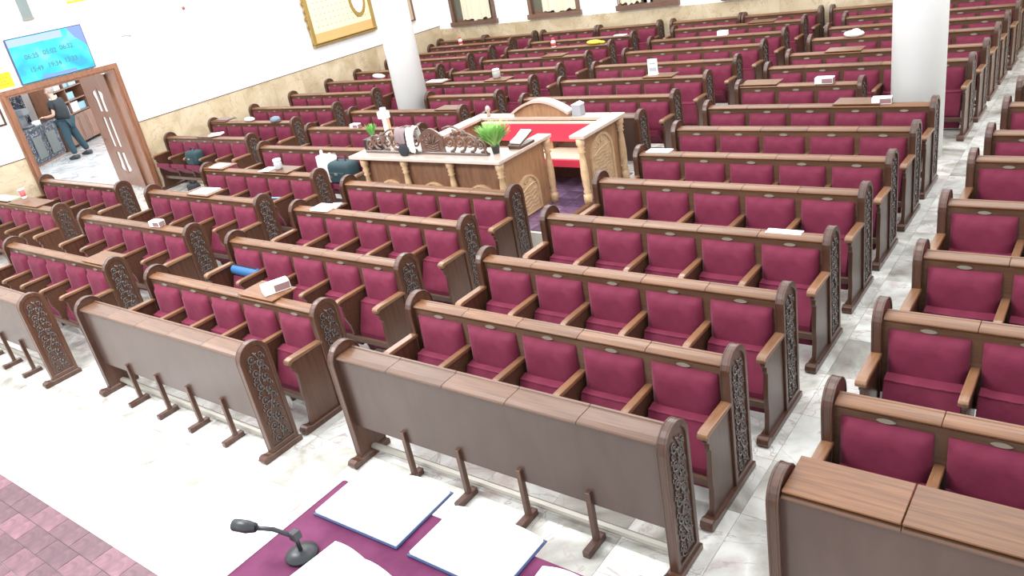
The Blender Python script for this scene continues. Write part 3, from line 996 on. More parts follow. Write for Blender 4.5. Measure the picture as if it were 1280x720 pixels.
for side in (-1, 1):
    edge = 0.40 if side > 0 else -0.04
    L = (1.07 - 0.40) if side > 0 else (1.07 - 0.04)
    sm_ = MB()
    nn = 4 if side > 0 else 6
    for k in range(nn):
        t = (k + 0.5) / nn
        u = edge + side * L * t
        hh = 0.34 * (1 - 0.55 * t ** 2) + 0.02 * math.sin(k * 2.1)
        r = min(0.115, hh * 0.46)
        sm_.tube([(p[0], 0, p[1]) for p in spiral(u, 0.035 + r + 0.005, r, 0.02, 1.5, -PI / 2, 16, side)], [0.020 - 0.0006 * i for i in range(17)], 6)
        if hh > 0.2:
            sm_.tube([(p[0], 0, p[1]) for p in spiral(u + side * 0.08, hh - 0.075, 0.06, 0.014, 1.3, PI / 2, 12, -side)], 0.015, 6)
        sm_.ball((u, -0.004, 0.04 + r), (0.022, 0.022, 0.022), 8, 5)
    part('scrollwork', sm_, 'crest', cr, smooth=True)
    rim_ = MB()
    pts = []
    for k in range(nn * 5 + 1):
        t = k / (nn * 5)
        pts.append((edge + side * L * t, 0, 0.035 + 0.30 * (1 - t ** 2.6) + 0.035 * abs(math.sin(PI * t * nn / 2.0))))
    rim_.tube(pts, 0.014, 6)
    part('crest_rim', rim_, 'crest', cr, smooth=True)


def cloth(name, label, mat, x0, x1, loc, zt, zf, zb, y=0.05, wob=0.02, rz=0.0):
    N = 10
    path = [(-y - 0.02, zf), (-y - 0.025, (zf + zt) / 2), (-y - 0.01, zt - 0.04), (-y * 0.4, zt), (y * 0.4, zt), (y + 0.01, zt - 0.05), (y + 0.03, zb)]
    mb = MB()
    rows = []
    for i in range(N + 1):
        t = i / N
        row = []
        for q, (yy, zz) in enumerate(path):
            xx = x0 + (x1 - x0) * t + 0.012 * math.sin(q * 1.7 + t * 3)
            row.append((xx, yy + wob * 0.6 * math.sin(t * 13 + q * 0.6) - (wob if q < 3 else -wob), zz + wob * 0.8 * math.sin(t * 7 + q) * (1 if q in (0, 6) else 0.3)))
        rows.append(row)
    idx = {}
    for i, row in enumerate(rows):
        for q, p in enumerate(row):
            idx[i, q] = len(mb.v)
            mb.v.append(p)
    for i in range(N):
        for q in range(len(path) - 1):
            mb.f.append((idx[i, q], idx[i + 1, q], idx[i + 1, q + 1], idx[i, q + 1]))
    o = single(name, mb, mat, label, 'cloth', loc, (0, 0, rz), smooth=True)
    md = o.modifiers.new('thick', 'SOLIDIFY')
    md.thickness = 0.012
    md2 = o.modifiers.new('soft', 'SUBSURF')
    md2.levels = md2.render_levels = 1
    return o


M['greycloth'] = plain('brown_grey_cloth', (0.24, 0.18, 0.18), 0.9)
cloth('scarf', 'grey-brown cloth draped over the carved crest, left of the white one', 'greycloth', -0.42, -0.22, (-7.35, 7.24, CT), 0.36, 0.14, 0.12, 0.045)
cloth('white_cloth', 'white cloth hanging over the carved crest', 'paper', -0.21, -0.06, (-7.35, 7.24, CT), 0.37, 0.03, 0.14, 0.045)
single('black_pouch', MB().ball((0, 0, 0.075), (0.085, 0.03, 0.09), 12, 8), 'fabricblack', 'black velvet pouch propped at the foot of the crest under the cloths', 'pouch', (-7.60, 7.125, CT), (0, 0, 0.15), smooth=True)

# things standing on the platform counters
M['leaf'] = plain('fresh_leaf', (0.16, 0.42, 0.09), 0.5)
M['leaf2'] = plain('pale_leaf', (0.30, 0.55, 0.16), 0.5)
M['pot'] = plain('dark_pot', (0.05, 0.06, 0.06), 0.35)


def plant(label, loc, h, spread, n, potr, poth, mat):
    t = thing('potted_plant', label, 'plant', loc)
    part('pot', MB().lathe([(potr * 0.75, 0), (potr, poth), (potr * 1.08, poth), (potr * 1.08, poth + 0.012), (potr * 0.8, poth + 0.012)], n=16), 'pot', t, smooth=True)
    mb = MB()
    rnd = random.Random(n)
    for k in range(n):
        a = rnd.uniform(0, 2 * PI)
        l = rnd.uniform(0.5, 1.0)
        sp_ = spread * rnd.uniform(0.2, 1.0)
        bx, by = 0.5 * potr * math.cos(a), 0.5 * potr * math.sin(a)
        hh = poth + (h - poth) * l
        p1 = (bx + sp_ * 0.5 * math.cos(a), by + sp_ * 0.5 * math.sin(a), poth + (hh - poth) * 0.6)
        p2 = (bx + sp_ * math.cos(a), by + sp_ * math.sin(a), hh)
        wv = 0.010
        dx, dy = -math.sin(a) * wv, math.cos(a) * wv
        mb.quad((bx - dx, by - dy, poth), (bx + dx, by + dy, poth), (p1[0] + dx * 1.3, p1[1] + dy * 1.3, p1[2]), (p1[0] - dx * 1.3, p1[1] - dy * 1.3, p1[2]))
        mb.quad((p1[0] - dx * 1.3, p1[1] - dy * 1.3, p1[2]), (p1[0] + dx * 1.3, p1[1] + dy * 1.3, p1[2]), (p2[0] + dx * .3, p2[1] + dy * .3, p2[2]), (p2[0] - dx * .3, p2[1] - dy * .3, p2[2]))
    o = part('foliage', mb, mat, t)
    o['kind'] = 'stuff'
    return t


plant('bushy bright green plant at the right end of the carved crest', (-6.22, 7.34, CT), 0.38, 0.22, 420, 0.055, 0.09, 'leaf2')
bb = single('black_book_box', MB().box(-0.16, 0.16, -0.09, 0.09, 0, 0.15), 'black', 'black box behind the left end of the crest, under the small plant', 'box', (-8.42, 7.42, CT), (0, 0, 0.1), bevel=0.006)
plant('small leafy green plant on top of the black box', (-8.46, 7.42, CT + 0.15), 0.20, 0.08, 60, 0.035, 0.03, 'leaf')
single('paper_card', MB().box(-0.07, 0.07, -0.06, 0.06, 0, 0.012), 'paper', 'small white card lying on the black box beside the plant', 'card', (-8.33, 7.42, CT + 0.151), (0, 0, 0.2))
ls = thing('white_stand', 'tall narrow white stand with a block near its top, behind the crest', 'stand', (-8.22, 7.50, CT))
part('post', MB().box(-0.04, 0.04, -0.025, 0.025, 0, 0.55), 'paper', ls, bevel=0.005)
part('head', MB().box(-0.09, 0.07, -0.05, 0.05, 0.40, 0.50), 'paper', ls, bevel=0.01)
part('side_strip', MB().box(0.04, 0.06, -0.02, 0.02, 0.05, 0.40), plain('orange_strip', (0.75, 0.42, 0.25), 0.5), ls)
# open book on a small stand
bs = thing('book_stand', 'small wooden book stand with open white book right of the bushy plant', 'book stand', (-6.06, 7.66, CT), 0.0)
part('stand_base', MB().box(-0.09, 0.09, -0.16, 0.16, 0, 0.03), 'wood', bs, bevel=0.004)
part('sloped_board', MB().prism([(-0.17, 0.03), (-0.17, 0.045), (0.15, 0.15), (0.15, 0.135)], -0.09, 0.09), 'wood', bs)
part('open_book', MB().prism([(-0.13, 0.062), (-0.13, 0.085), (0.0, 0.115), (0.13, 0.165), (0.13, 0.145)], -0.08, 0.08), 'paper', bs)
tb = thing('tissue_box', 'tall white tissue box on the back rail right of the arched board', 'tissue box', (-6.06, 9.01, CT))
part('carton', MB().box(-0.07, 0.07, -0.06, 0.06, 0, 0.15), plain('grey_print', (0.35, 0.36, 0.38), 0.6), tb, bevel=0.004)
part('lid', MB().prism([(-0.075, 0.15), (0.075, 0.15), (0, 0.18)], -0.065, 0.065, 'y'), 'paper', tb)

# ------------------------------------------------------------------ small things on the pews
ZL = 0.986


def flat(name, label, cat, loc, sx, sy, sz, mat, rz=0.0, **kw):
    return single(name, MB().box(-sx / 2, sx / 2, -sy / 2, sy / 2, 0, sz), mat, label, cat, loc, (0, 0, rz), bevel=min(0.004, sz * 0.2), **kw)


def tissue(label, loc, rz=0.0, s=1.0, mat='paper'):
    t = thing('tissue_pack', label, 'box', loc, rz)
    part('carton', MB().box(-0.11 * s, 0.11 * s, -0.055 * s, 0.055 * s, 0, 0.08 * s), mat, t, bevel=0.006)
    M.setdefault('print', plain('brown_print', (0.28, 0.16, 0.16), 0.6))
    part('printed_end', MB().box(0.11 * s, 0.113 * s, -0.045 * s, 0.045 * s, 0.01 * s, 0.07 * s), 'print', t)
    part('printed_front', MB().box(-0.02 * s, 0.105 * s, -0.057 * s, -0.055 * s, 0.012 * s, 0.068 * s), 'print', t)
    return t


ZT_ = 1.009
tissue('white tissue box with dark printed side on an open shelf in the foreground', (-6.22, 3.83, ZT_), 1.15, 1.15)
tissue('small white and red box on the ledge of a pew at left', (-9.93, 4.80, ZL), 0.1, 0.95)
tissue('white tissue pack on the ledge near the right pillar', (-2.47, 10.19, ZL), 0.1, 1.0)
tissue('white packet on the ledge of the short pew beside the right pillar', (-3.47, 11.26, ZL), 0, 1.1)
tissue('white packet on a ledge behind and left of the small plant', (-10.73, 9.13, ZL), 0, 0.9)
tissue('white carton with a black top on the floor right of the platform', (-5.08, 8.86, 0.0), 0.1, 2.0)
flat('sheet_of_paper', 'white sheet on an open shelf beside the doorway aisle', 'paper', (-10.56, 5.90, ZT_), 0.42, 0.26, 0.006, 'paper', 0.05)
flat('book', 'white book lying on the ledge left of the front of the platform', 'book', (-7.74, 5.79, ZL), 0.30, 0.20, 0.03, 'paper', 0.05)
flat('notebook', 'small pale booklet on the left armrest of the pew before the platform', 'booklet', (-8.33, 6.36, 0.733), 0.14, 0.16, 0.03, 'paper', 0.3)
flat('sheet_of_paper', 'white sheet at the left end of an open shelf behind the doorway row', 'paper', (-11.66, 6.91, ZT_), 0.30, 0.22, 0.006, 'paper')
flat('sheet_of_paper', 'white sheet beside the jar on an open shelf', 'paper', (-10.32, 6.87, ZT_), 0.22, 0.22, 0.006, 'paper', 0.1)
jr = thing('jar', 'grey jar with white lid on an open shelf left of the platform', 'jar', (-10.12, 6.92, ZT_))
part('glass', MB().lathe([(0.055, 0), (0.062, 0.02), (0.062, 0.10), (0.05, 0.12)], n=16), plain('grey_glass', (0.45, 0.46, 0.48), 0.15), jr, smooth=True)
part('lid', MB().lathe([(0.06, 0.12), (0.062, 0.125), (0.062, 0.15), (0.055, 0.155)], n=16), 'paper', jr, smooth=True)
jr = thing('glass_jar', 'clear grey jar on a shelf of the pews behind the left pillar', 'jar', (-10.10, 12.36, ZT_))
part('glass', MB().lathe([(0.07, 0), (0.08, 0.02), (0.08, 0.12), (0.06, 0.14)], n=16), plain('grey_glass_dim', (0.40, 0.38, 0.36), 0.15), jr, smooth=True)
part('lid', MB().lathe([(0.07, 0.14), (0.07, 0.17), (0.06, 0.175)], n=16), 'paper', jr, smooth=True)
cp_ = thing('paper_cup', 'red and white paper cup on the open shelf near the doorway', 'cup', (-14.50, 4.98, ZT_))
part('cup_body', MB().lathe([(0.035, 0), (0.048, 0.15), (0.043, 0.15)], n=16), plain('red_cup', (0.62, 0.12, 0.12), 0.5), cp_, smooth=True)
part('cup_rim', MB().lathe([(0.048, 0.145), (0.052, 0.15), (0.052, 0.168), (0.046, 0.168)], n=16), 'paper', cp_, smooth=True)
part('cup_foot', MB().lathe([(0.037, -0.0), (0.0405, 0.04), (0.03, 0.04)], n=16), 'paper', cp_, smooth=True)
flat('newspaper', 'pale newspaper spread on the open shelf beside the red cup', 'newspaper', (-14.55 - 0.55, 4.90, ZT_), 0.7, 0.22, 0.008, 'riser', 0.02)
flat('phone', 'dark phone on the ledge of the first pew beyond the doorway', 'phone', (-14.35, 8.45, ZL), 0.16, 0.08, 0.012, 'black', 0.1)
flat('open_book', 'white book on the ledge of the first pew beyond the doorway', 'book', (-14.10, 8.50, ZT_), 0.26, 0.18, 0.03, 'paper', 0.5)
flat('slate_folder', 'dark flat folder on the shelf beside the marble wall', 'folder', (-15.40, 9.60, ZT_), 0.40, 0.20, 0.012, 'greycloth', 0.0)
single('crumpled_cloth', MB().ball((0, 0, 0.04), (0.16, 0.07, 0.045), 12, 6), 'paper', 'crumpled white cloth on the second pew along the marble wall', 'cloth', (-14.40, 9.56, ZL), smooth=True)
M['bluegrey'] = plain('blue_grey_felt', (0.18, 0.22, 0.27), 0.8)
ht = thing('cap', 'blue-grey cap lying on the second pew along the marble wall', 'hat', (-13.52, 9.54, ZL))
part('crown', MB().lathe([(0.10, 0), (0.105, 0.04), (0.085, 0.08), (0.03, 0.10)], n=16), 'bluegrey', ht, smooth=True)
part('peak', MB().ball((0.10, -0.03, 0.012), (0.09, 0.08, 0.012), 12, 6), 'black', ht, smooth=True)
single('white_cloth', MB().ball((0, 0, 0.05), (0.20, 0.08, 0.05), 12, 6), 'paper', 'white folded cloth on the ledge just left of the left pillar', 'cloth', (-14.08, 13.02, ZL), (0, 0.1, 0), smooth=True)
flat('sheet_of_paper', 'white sheet on the shelf just right of the left pillar', 'paper', (-11.68, 12.32, ZT_), 0.45, 0.22, 0.008, 'paper')
M['redplastic'] = plain('red_plastic', (0.65, 0.06, 0.05), 0.4)
M['yellowplastic'] = plain('yellow_plastic', (0.85, 0.70, 0.05), 0.4)
for lb, loc, mt in (('red and white bottle on a back pew below the left corner window', (-14.57, 16.63, ZL), 'redplastic'), ('red and white bottle on a back pew below the second window', (-10.70, 15.34, ZL), 'redplastic')):
    bt = thing('bottle', lb, 'bottle', loc)
    part('body', MB().lathe([(0.05, 0), (0.055, 0.02), (0.055, 0.12), (0.02, 0.17)], n=12), 'paper', bt, smooth=True)
    part('sleeve', MB().lathe([(0.057, 0.03), (0.057, 0.1)], n=12), mt, bt, smooth=True)
    part('bottle_cap', MB().lathe([(0.035, 0.165), (0.035, 0.20)], n=12), mt, bt, smooth=True)
single('yellow_bag', MB().ball((0, 0, 0.05), (0.20, 0.06, 0.05), 12, 6).ball((0.2, 0, 0.04), (0.08, 0.04, 0.03), 8, 5), 'yellowplastic', 'bright yellow bag on a ledge below the third back window', 'bag', (-9.62, 15.33, ZL), smooth=True)
flat('sheet_of_paper', 'white booklet on a ledge in front of the last row, below the third window', 'paper', (-9.45, 16.19, ZL), 0.30, 0.12, 0.02, 'paper')
flat('white_packet', 'white packet on a ledge in the rows behind the platform', 'box', (-6.67, 15.34, ZL), 0.20, 0.10, 0.09, 'paper')
ds = thing('notice_stand', 'white upright card standing on a brown shelf behind the platform', 'card', (-6.52, 12.06, ZT_), 0.1)
part('card', MB().box(-0.085, 0.085, -0.005, 0.005, 0, 0.26), 'paper', ds)
part('foot', MB().box(-0.08, 0.08, -0.05, 0.05, 0, 0.01), 'paper', ds)
part('logo', MB().box(-0.05, 0.05, -0.0065, -0.005, 0.17, 0.20).box(-0.06, 0.06, -0.0065, -0.005, 0.05, 0.12), plain('grey_ink', (0.4, 0.42, 0.45), 0.6), ds)
single('crumpled_towel', MB().ball((0, 0, 0.05), (0.17, 0.08, 0.06), 12, 6).ball((0.03, 0, 0.08), (0.08, 0.06, 0.05), 10, 6), 'paper', 'crumpled white towel on a ledge left of the top of the right pillar', 'towel', (-3.95, 14.38, ZL), smooth=True)
flat('sheet_of_paper', 'white sheet on the ledge at the left end of the pew right of the platform', 'paper', (-4.45, 8.24, ZL), 0.30, 0.14, 0.008, 'paper')
flat('sheet_of_paper', 'white strip of paper on the ledge near the right aisle', 'paper', (-2.25, 6.20, ZL), 0.30, 0.09, 0.006, 'paper')
# bags
M['teal'] = plain('dark_teal_fabric', (0.016, 0.042, 0.050), 0.7)


def bag(name, label, loc, sx, sy, sz, rz=0.0, mat='teal'):
    t = thing(name, label, 'bag', loc, rz)
    part('bag_body', MB().box(-sx / 2, sx / 2, -sy / 2, sy / 2, 0, sz), mat, t, bevel=min(sx, sy, sz) * 0.28, seg=3, smooth=True)
    part('front_pocket', MB().box(-sx * 0.33, sx * 0.33, -sy / 2 - 0.02, -sy / 2 + 0.03, sz * 0.15, sz * 0.6), mat, t, bevel=0.015, seg=2)
    part('handle', MB().tube([(-sx * 0.2, 0, sz * 0.97), (-sx * 0.15, 0, sz + 0.05), (sx * 0.15, 0, sz + 0.05), (sx * 0.2, 0, sz * 0.97)], 0.010, 6), 'black', t, smooth=True)
    part('buckle', MB().box(-0.03, 0.03, -sy / 2 - 0.03, -sy / 2 - 0.018, sz * 0.5, sz * 0.6), 'rail', t)
    return t


bag('shoulder_bag', 'dark teal bag on the lowered seat of the first pew beyond the doorway', (-14.42, 8.10, 0.53), 0.36, 0.24, 0.30)
bag('black_bag', 'black bag on the floor under the pew with the teal bag', (-14.30, 7.80, 0.0), 0.30, 0.16, 0.26, mat='fabricblack')
bag('holdall', 'large dark teal holdall on a pew seat left of the platform', (-9.62, 7.70, 0.53), 0.50, 0.30, 0.36)
single('plastic_bag', MB().box(-0.15, 0.15, -0.09, 0.09, 0, 0.42).box(-0.11, -0.06, -0.02, 0.02, 0.4, 0.50).box(0.06, 0.11, -0.02, 0.02, 0.4, 0.47), 'paper', 'white plastic bag standing beside the dark teal holdall', 'bag', (-10.05, 7.74, 0.53), (0.0, 0.08, 0.1), bevel=0.03, seg=2, smooth=True)
# blue case on a lowered seat, booklet, scarf
M['bluecase'] = plain('blue_fabric', (0.025, 0.12, 0.29), 0.6)
bc = thing('blue_case', 'blue zipped case resting on the leftmost folded seat of a foreground pew', 'case', (-7.90, 4.57, 0.60), -0.03)
part('case_body', MB().prism([(0.06 * math.cos(2 * PI * k / 14), 0.06 + 0.06 * math.sin(2 * PI * k / 14)) for k in range(14)], -0.25, 0.25), 'bluecase', bc, bevel=0.015, seg=2, smooth=True)
part('zip', MB().box(-0.22, 0.22, -0.012, 0.012, 0.118, 0.123), 'black', bc)
bk = thing('blue_booklet', 'blue and grey booklet with a dark picture on a seat left of the platform', 'booklet', (-9.96, 6.54, 0.60), 0.15)
part('cover', MB().prism([(-0.09, 0.0), (0.09, 0.06), (0.09, 0.075), (-0.09, 0.015)], -0.13, 0.13), plain('booklet_blue', (0.22, 0.36, 0.55), 0.5), bk)
part('picture', MB().prism([(-0.06, 0.026), (0.06, 0.066), (0.06, 0.069), (-0.06, 0.029)], -0.06, 0.07), 'fabricblack', bk)
single('green_jacket', MB().ball((0, 0, 0.06), (0.22, 0.14, 0.08), 12, 7), plain('dark_green_cloth', (0.02, 0.07, 0.05), 0.85), 'dark green jacket bundled on a seat at the left photo edge', 'jacket', (-15.25, 4.60, 0.62), smooth=True)

# ------------------------------------------------------------------ left wall: screen, board, notices
M['screen'] = None
m_, n_, l_, b_ = newmat('cyan_screen')
tc = n_.new('ShaderNodeTexCoord')
nz = n_.new('ShaderNodeTexNoise')
nz.inputs['Scale'].default_value = 2.6
nz.inputs['Detail'].default_value = 2
l_.new(tc.outputs['Object'], nz.inputs['Vector'])
rp = ramp(n_, l_, nz.outputs['Fac'], [(0.32, (0.02, 0.50, 0.78)), (0.48, (0.02, 0.86, 0.95)), (0.62, (0.10, 0.95, 1.0)), (0.75, (0.45, 0.55, 0.95))])
b_.inputs['Base Color'].default_value = (0.02, 0.05, 0.06, 1)
l_.new(rp.outputs[0], b_.inputs['Emission Color'])
b_.inputs['Emission Strength'].default_value = 0.75
M['screen'] = m_
M['scrblue'] = plain('screen_blue', (0.1, 0.1, 0.3), 0.4, emit=(0.16, 0.36, 0.72), es=0.6)
M['scrlilac'] = plain('screen_lilac', (0.1, 0.1, 0.3), 0.4, emit=(0.42, 0.60, 0.90), es=0.75)
M['digit'] = plain('screen_digit', (0.05, 0.1, 0.15), 0.4, emit=(0.02, 0.28, 0.36), es=0.6)
tv = thing('wall_screen', 'bright cyan information screen mounted above the doorway', 'screen', (XL + 0.03, 7.0, 3.0))
Y0, Y1, Z0, Z1 = -0.69, 0.69, -0.385, 0.385
part('bezel', MB().box(-0.02, 0.03, Y0 - 0.015, Y1 + 0.015, Z0 - 0.015, Z1 + 0.015), plain('blue_bezel', (0.06, 0.05, 0.16), 0.4), tv)
part('display', MB().box(0.03, 0.034, Y0, Y1, Z0, Z1), 'screen', tv)
part('header_band', MB().box(0.034, 0.036, Y0, 0.30, Z1 - 0.13, Z1 - 0.01), 'scrlilac', tv)
part('footer_band', MB().box(0.034, 0.036, -0.32, 0.34, Z0 + 0.01, Z0 + 0.06), 'scrblue', tv)
part('corner_picture', MB().prism([(0.42, Z1), (0.69, Z1), (0.69, 0.02), (0.60, 0.12), (0.52, 0.20)], 0.034, 0.036), 'scrblue', tv)
for i, (s_, yy, zz) in enumerate((('06:25', -0.36, 0.04), ('05:02', -0.02, 0.055), ('06:32', 0.30, 0.07), ('15:49', -0.36, -0.19), ('19:34', -0.02, -0.175), ('13:33', 0.30, -0.16))):
    text_mesh('clock_time', s_, 0.115, 'digit', tv, (0.036, yy, zz), (PI / 2, 0, PI / 2), 0.001)
# memorial board
M['gold'] = plain('aged_gold', (0.42, 0.28, 0.09), 0.35, 0.5)
M['boardcream'] = plain('cream_board', (0.88, 0.80, 0.50), 0.5)
M['boardorange'] = plain('orange_wood_band', (0.72, 0.42, 0.17), 0.4)
mb_ = thing('memorial_board', 'large gilt-framed cream memorial board with rows of small plates on left wall', 'board', (XL + 0.02, 14.07, 1.78))
part('frame', MB().box(0, 0.08, -1.08, 1.08, 0, 0.05).box(0.0, 0.10, -1.08, 1.08, 0.06, 0.085).box(0, 0.08, -1.08, -0.98, 0.05, 1.9).box(0, 0.08, 0.98, 1.08, 0.05, 1.9).box(0, 0.08, -1.08, 1.08, 1.85, 1.95), 'gold', mb_, bevel=0.006)
orn = MB()
for k in range(7):
    orn.tube([(0.05, *p) for p in spiral(-1.08 - 0.02 * (k % 2), 0.5 + k * 0.18, 0.07, 0.02, 1.2, 0, 10, 1 if k % 2 else -1)], 0.018, 5)
part('gilt_scrolls', orn, 'gold', mb_, smooth=True)
part('lower_band', MB().box(0.0, 0.05, -0.98, 0.98, 0.085, 0.30), 'boardorange', mb_)
part('name_board', MB().box(0.0, 0.045, -0.95, 0.98, 0.30, 1.85), 'boardcream', mb_)
dots = MB()
for i in range(12):
    for j in range(10):
        if i > 7 and j > 2:
            continue
        dots.box(0.045, 0.049, -0.80 + i * 0.145, -0.775 + i * 0.145, 0.42 + j * 0.14, 0.445 + j * 0.14)
dt = part('name_plates', dots, 'gold', mb_)
dt['kind'] = 'stuff'
part('oval_emblem', MB().prism([(0.62 + 0.20 * math.cos(2 * PI * k / 20), 0.88 + 0.36 * math.sin(2 * PI * k / 20)) for k in range(20)], 0.045, 0.06), 'paper', mb_)
part('emblem_rim', MB().ring([(0.62 + 0.27 * math.cos(2 * PI * k / 20), 0.86 + 0.44 * math.sin(2 * PI * k / 20)) for k in range(20)], [(0.62 + 0.20 * math.cos(2 * PI * k / 20), 0.88 + 0.36 * math.sin(2 * PI * k / 20)) for k in range(20)], 0.045, 0.07), 'gold', mb_)
# narrow framed picture near the corner
np_ = thing('narrow_picture', 'narrow dark framed picture on the left wall near the back corner', 'picture', (XL + 0.02, 16.52, 1.72))
part('frame', MB().box(0, 0.05, -0.14, 0.14, 0, 0.04).box(0, 0.05, -0.14, -0.09, 0, 1.3).box(0, 0.05, 0.09, 0.14, 0, 1.3).box(0, 0.05, -0.14, 0.14, 1.26, 1.3), 'winwood', np_)
part('print', MB().box(0, 0.03, -0.09, 0.09, 0.04, 1.26), plain('tan_print', (0.55, 0.42, 0.30), 0.6), np_)
# notices at the left edge
M['yellow'] = plain('yellow_notice', (0.92, 0.70, 0.02), 0.6)
yn = thing('yellow_notice', 'yellow notice sheet pinned left of the screen', 'notice', (XL + 0.002, 5.97, 2.62))
part('sheet', MB().box(0, 0.006, -0.22, 0.22, 0, 0.26), 'yellow', yn)
part('writing', MB().box(0.006, 0.008, -0.15, 0.17, 0.06, 0.075).box(0.006, 0.008, -0.15, 0.12, 0.11, 0.125).box(0.006, 0.008, -0.12, 0.17, 0.17, 0.185), plain('orange_ink', (0.65, 0.30, 0.02), 0.6), yn)
tn = thing('beige_notice', 'beige notice sheet above the yellow one at the left edge', 'notice', (XL + 0.002, 5.95, 2.90))
part('sheet', MB().box(0, 0.006, -0.22, 0.18, 0, 0.26), plain('beige_sheet', (0.70, 0.58, 0.40), 0.6), tn)
bn_ = thing('framed_print', 'small dark framed print on the wall below the notices', 'picture', (XL + 0.002, 5.62, 2.02))
part('frame', MB().box(0, 0.02, -0.22, 0.17, 0, 0.30), 'wood', bn_)
part('print', MB().box(0.02, 0.024, -0.19, 0.13, 0.03, 0.27), plain('grey_print_light', (0.55, 0.52, 0.48), 0.6), bn_)
yb_ = thing('yellow_banner', 'yellow banner strip on the wall above and right of the screen', 'banner', (XL + 0.002, 8.0, 3.78))
part('sheet', MB().box(0, 0.008, -0.36, 0.34, 0, 0.5), plain('pale_yellow', (0.92, 0.80, 0.28), 0.6), yb_)
part('hem', MB().box(0.0, 0.012, -0.36, 0.34, 0, 0.03), 'yellow', yb_)
gp = thing('grey_conduit', 'grey wall lamp bracket above the screen', 'bracket', (XL, 6.86, 3.66))
part('bracket', MB().box(0, 0.05, -0.09, 0.09, 0, 0.6), plain('grey_metal', (0.20, 0.24, 0.235), 0.5), gp, bevel=0.01)
part('cap', MB().box(0, 0.06, -0.10, 0.10, -0.02, 0.01), 'rail', gp)
single('wall_sensor', MB().lathe([(0.035, 0), (0.035, 0.02), (0.02, 0.03)], n=12), plain('dull_red', (0.35, 0.08, 0.07), 0.5), 'small dark red sensor high on the bare left wall', 'sensor', (XL, 9.95, 3.28), (0, PI / 2, 0))
single('wall_hook', MB().tube([(0.0, 0, 0), (0.05, 0.03, 0), (0.05, 0.16, -0.03)], 0.012, 6), 'rail', 'small grey hook on the bare left wall right of the screen', 'hook', (XL, 8.45, 3.02), smooth=True)

# ------------------------------------------------------------------ the raised floor and reading table at the camera's feet
AZ = 0.45
ak = struct(part('floor_3', MB().box(-13.5, 1.0, -1.2, 1.36, 0, AZ - 0.012), 'riser'))
tw, tl = 0.16, 0.32
tm = MB().box(0.002, tl - 0.002, 0.002, tw - 0.002, 0, 0.012).mesh('paver', 'arktile')
cnt = 0
for j in range(15):
    for i in range(24):
        if cnt >= 296:
            break
        x = -8.3 + i * tl + (tl / 2 if j % 2 else 0)
        y = 1.35 - (j + 1) * tw
        if x < -8.5 + j * 0.25:
            continue
        link('paver', tm, ak, (x, y, AZ - 0.012))
        cnt += 1
gen = MB()
for j in range(15):
    for i in range(46):
        x = -13.4 + i * tl + (tl / 2 if j % 2 else 0)
        y = 1.35 - (j + 1) * tw
        inside = (-8.31 < x < -8.3 + 24 * tl) and x >= -8.5 + j * 0.25
        if not inside and x + tl < 1.0:
            gen.box(x + 0.002, x + tl - 0.002, y + 0.002, y + tw - 0.002, AZ - 0.012, AZ)
go = part('far_pavers', gen, 'arktile', ak)
go['kind'] = 'stuff'

M['tablecloth'] = velvet('purple_cloth', (0.10, 0.012, 0.055), (0.16, 0.03, 0.09))
TZ = 1.5
rt = thing('reading_table', 'reading table under a dark magenta cloth at the bottom of the photo', 'table', (-1.95, 1.3, AZ))
part('tabletop', MB().box(-0.82, 0.82, -0.45, 0.42, TZ - AZ - 0.04, TZ - AZ - 0.006), 'wood', rt)
for x in (-0.75, 0.75):
    for y in (-0.4, -0.06):
        part('leg', MB().box(x - 0.035, x + 0.035, y - 0.035, y + 0.035, 0, TZ - AZ - 0.04), 'wood', rt)
tc_ = MB().box(-0.83, 0.83, -0.46, 0.43, TZ - AZ - 0.006, TZ - AZ).box(-0.835, -0.828, -0.46, 0.43, TZ - AZ - 0.3, TZ - AZ)
tc_.box(0.828, 0.835, -0.46, 0.43, TZ - AZ - 0.3, TZ - AZ).box(-0.83, 0.83, 0.43, 0.436, TZ - AZ - 0.3, TZ - AZ).box(-0.83, 0.83, -0.466, -0.46, TZ - AZ - 0.3, TZ - AZ)
single('table_cloth', tc_, 'tablecloth', 'dark magenta cloth covering the reading table', 'tablecloth', (-1.95, 1.3, AZ))


def open_book(label, loc, sx, sy, rz, tilt=0.0):
    t = thing('open_book', label, 'book', loc, rz, 'open books on the reading table')
    cov = MB().box(-sx / 2 - 0.01, sx / 2 + 0.01, -sy / 2 - 0.01, sy / 2 + 0.01, 0, 0.006)
    part('cover', cov, plain('navy_cover', (0.03, 0.05, 0.14), 0.5), t)
    for s in (-1, 1):
        prof = [(0, 0.006)] + [(s * sx / 2 * k / 8, 0.02 + 0.022 * math.sin(PI * (0.12 + 0.88 * k / 8))) for k in range(9)] + [(s * sx / 2, 0.006)]
        part('pages', MB().prism(prof, -sy / 2, sy / 2, 'y'), 'paper', t)
    return t


open_book('large open white book at the back left of the reading table', (-2.47, 1.69, TZ + 0.003), 0.50, 0.36, 0.02)
open_book('open white book at the back right of the reading table', (-1.90, 1.66, TZ + 0.003), 0.46, 0.30, 0.0)
open_book('open white book nearest the camera on the reading table', (-2.28, 1.24, TZ + 0.003), 0.42, 0.30, -0.1)
open_book('large open white book at the right end of the reading table', (-1.38, 1.50, TZ + 0.003), 0.40, 0.40, 0.05)
